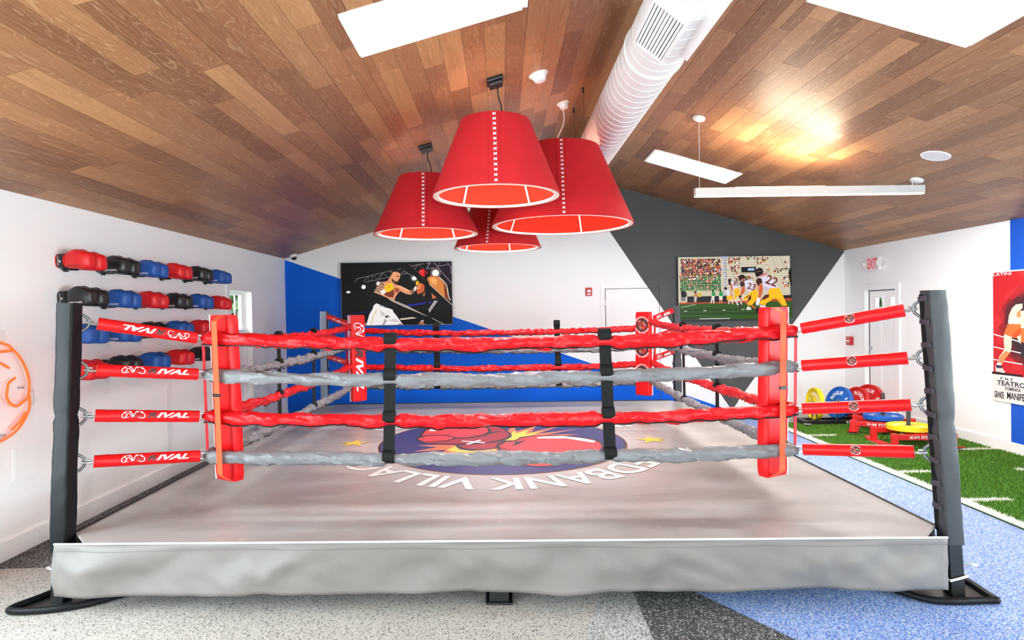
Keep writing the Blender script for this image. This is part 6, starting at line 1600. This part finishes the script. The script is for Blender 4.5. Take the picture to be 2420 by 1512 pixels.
M['sledred'] = pbr('red_powdercoat', (214, 34, 32), 0.4)
M['skid'] = pbr('worn_steel_skid', (206, 200, 192), 0.45, 0.3)
def make_sled():
    t = empty('push_sled')
    fr = MB(); hw = 0.315
    fr.bx(-hw, hw, -0.29, -0.255, 0.115, 0.175)
    fr.bx(-hw, hw, 0.125, 0.16, 0.115, 0.175)
    fr.bx(-0.06, 0.06, -0.255, 0.125, 0.13, 0.17)
    for sx in (-1, 1):
        fr.bx(sx * hw - 0.03, sx * hw + 0.03, -0.30, -0.245, 0.02, 0.185); fr.bx(sx * hw - 0.03, sx * hw + 0.03, 0.115, 0.17, 0.02, 0.185)
    fr.build('frame', M['sledred'], parent=t, bevel=0.004)
    for sx in (-1, 1):
        sk = MB(); x_ = sx * hw
        pts = [(-0.38, 0.052), (-0.31, 0.024), (0.17, 0.024), (0.23, 0.052)]
        vs = [(x_ + a_ * 0.055, y, z + d) for y, z in pts for a_, d in ((-1, 0), (1, 0), (1, 0.010), (-1, 0.010))]
        fs = [(i * 4 + j, i * 4 + (j + 1) % 4, i * 4 + 4 + (j + 1) % 4, i * 4 + 4 + j) for i in range(3) for j in range(4)] + [(0, 1, 2, 3), (12, 13, 14, 15)]
        sk.add(vs, fs); so = sk.build('runner', M['sledred'], parent=t)
        wp = MB(); wp.bx(x_ - 0.055, x_ + 0.055, -0.31, 0.17, 0.014, 0.024); wp.build('skid', M['skid'], parent=so)
        for y in (-0.345, 0.20):
            MB().lathe([(0, 0.008), (0.012, 0.006), (0.014, 0)], 12, (x_ + sx * 0.03, y, 0.048)).build('bolt', M['chrome'], parent=so)
    MB().lathe([(0.0, 0.17), (0.022, 0.17), (0.022, 0.50), (0.019, 0.505), (0, 0.505)], 20, (0, 0.0, 0)).build('plate_post', pbr('dark_post', (52, 52, 52), 0.5) if 'dpost' not in M else M['dpost'], parent=t, smooth=40)
    f = Flat(); f.text((240, 236, 232), 'X•M FITNESS', (-0.17, 0.0), 0.034, w=0.34, bold=0.025)
    mb = MB(); f.into(mb, lambda x, y, l: Vector((x, -0.2908, 0.128 + y))); mb.build('print', M['print'], parent=t)
    return t
sled = make_sled(); sled.location = (4.66, 6.76, 0.012); sled.rotation_euler = (0, 0, -0.06)
tag(sled, 'red push sled carrying a yellow plate on the turf', 'push sled', 'red push sleds')
s2 = dup(sled); s2.location = (4.79, 7.42, 0.012); s2.rotation_euler = (0, 0, -0.60)
tag(s2, 'red push sled carrying a blue plate on the turf', 'push sled', 'red push sleds')
plate('yellow', 'yellow plate lying flat on the post of a push sled', (4.66, 6.76, 0.188), face(0, 0.02, 1, 0.3), 'plates lying on the sleds')
plate('blue', 'blue plate lying flat on the post of a push sled', (4.79, 7.42, 0.188), face(0, 0.02, 1, 0.9), 'plates lying on the sleds')
dm = MB().bx(4.96, 5.40, 8.36, 8.62, 0.0, 0.028)
tag(dm.build('door_mat', pbr('grey_mat', (170, 164, 158), 0.9, bump=0.4, bscale=80), bevel=0.006), 'pale grey mat in front of the white panelled door', 'mat')

# ------------------------------------------------------------------ outside: greenery and a blue wing seen through the panes
M['leaf'] = blade_mat('leaf_green', (18, 34, 10), (70, 92, 36))
M['bark'] = pbr('bark', (84, 66, 50), 0.9)
def shrub(lab, loc, rx_, ry_, h, n, seed):
    t = thing('garden_shrub', lab, 'shrub', loc); rs_ = random.Random(seed); vs = []; fs = []
    for i in range(n):
        th = rs_.uniform(0, 2 * pi); rr2 = sqrt(rs_.random()); z = rs_.uniform(0.15, h)
        p = Vector((rx_ * rr2 * cos(th), ry_ * rr2 * sin(th), z)); s_ = rs_.uniform(0.06, 0.13)
        a_ = Vector((rs_.gauss(0, 1), rs_.gauss(0, 1), rs_.gauss(0, 1))).normalized(); b_ = a_.orthogonal().normalized(); k = len(vs)
        vs += [p - a_ * s_, p + b_ * s_ * .5, p + a_ * s_, p - b_ * s_ * .5]; fs.append((k, k + 1, k + 2, k + 3))
    me = bpy.data.meshes.new('foliage'); me.from_pydata([tuple(v) for v in vs], [], fs); me.materials.append(M['leaf'])
    o = bpy.data.objects.new('foliage', me); COL.objects.link(o); o.parent = t; o['kind'] = 'stuff'
    for i in range(4):
        a_ = i * 1.6
        MB().tube([(0.06 * cos(a_), 0.06 * sin(a_), 0), (0.3 * rx_ * cos(a_), 0.3 * ry_ * sin(a_), h * 0.7)], 0.025, 6).build('stem', M['bark'], parent=t)
shrub('leafy green shrub outside the left window', (-4.72, 9.95, 0), 0.62, 0.55, 2.9, 4200, 5)
shrub('leafy green shrub outside the panelled door', (7.25, 11.2, 0), 1.1, 0.9, 2.7, 6500, 8)
bw = thing('blue_building_wing', 'blue clad building wing seen through the left window', 'building', (-3.80, 9.75, 0))
M['siding'] = pbr('blue_siding', (22, 42, 84), 0.7)
MB().bx(-0.235, 0.23, -0.1, 0.2, 0, 3.1).build('wall', M['siding'], parent=bw)
for i in range(20):
    MB().bx(-0.245, 0.24, -0.112, -0.1, i * 0.15 + 0.003, i * 0.15 + 0.147).build('clapboard', M['siding'], parent=bw)
MB().bx(-10, -3.55, 2, 14, -0.06, -0.01).build('ground_outside', pbr('garden_ground', (96, 110, 70), 0.9))['kind'] = 'structure'
MB().bx(5.62, 12, 4, 16, -0.06, -0.01).build('ground_outside', bpy.data.materials['garden_ground'])['kind'] = 'structure'
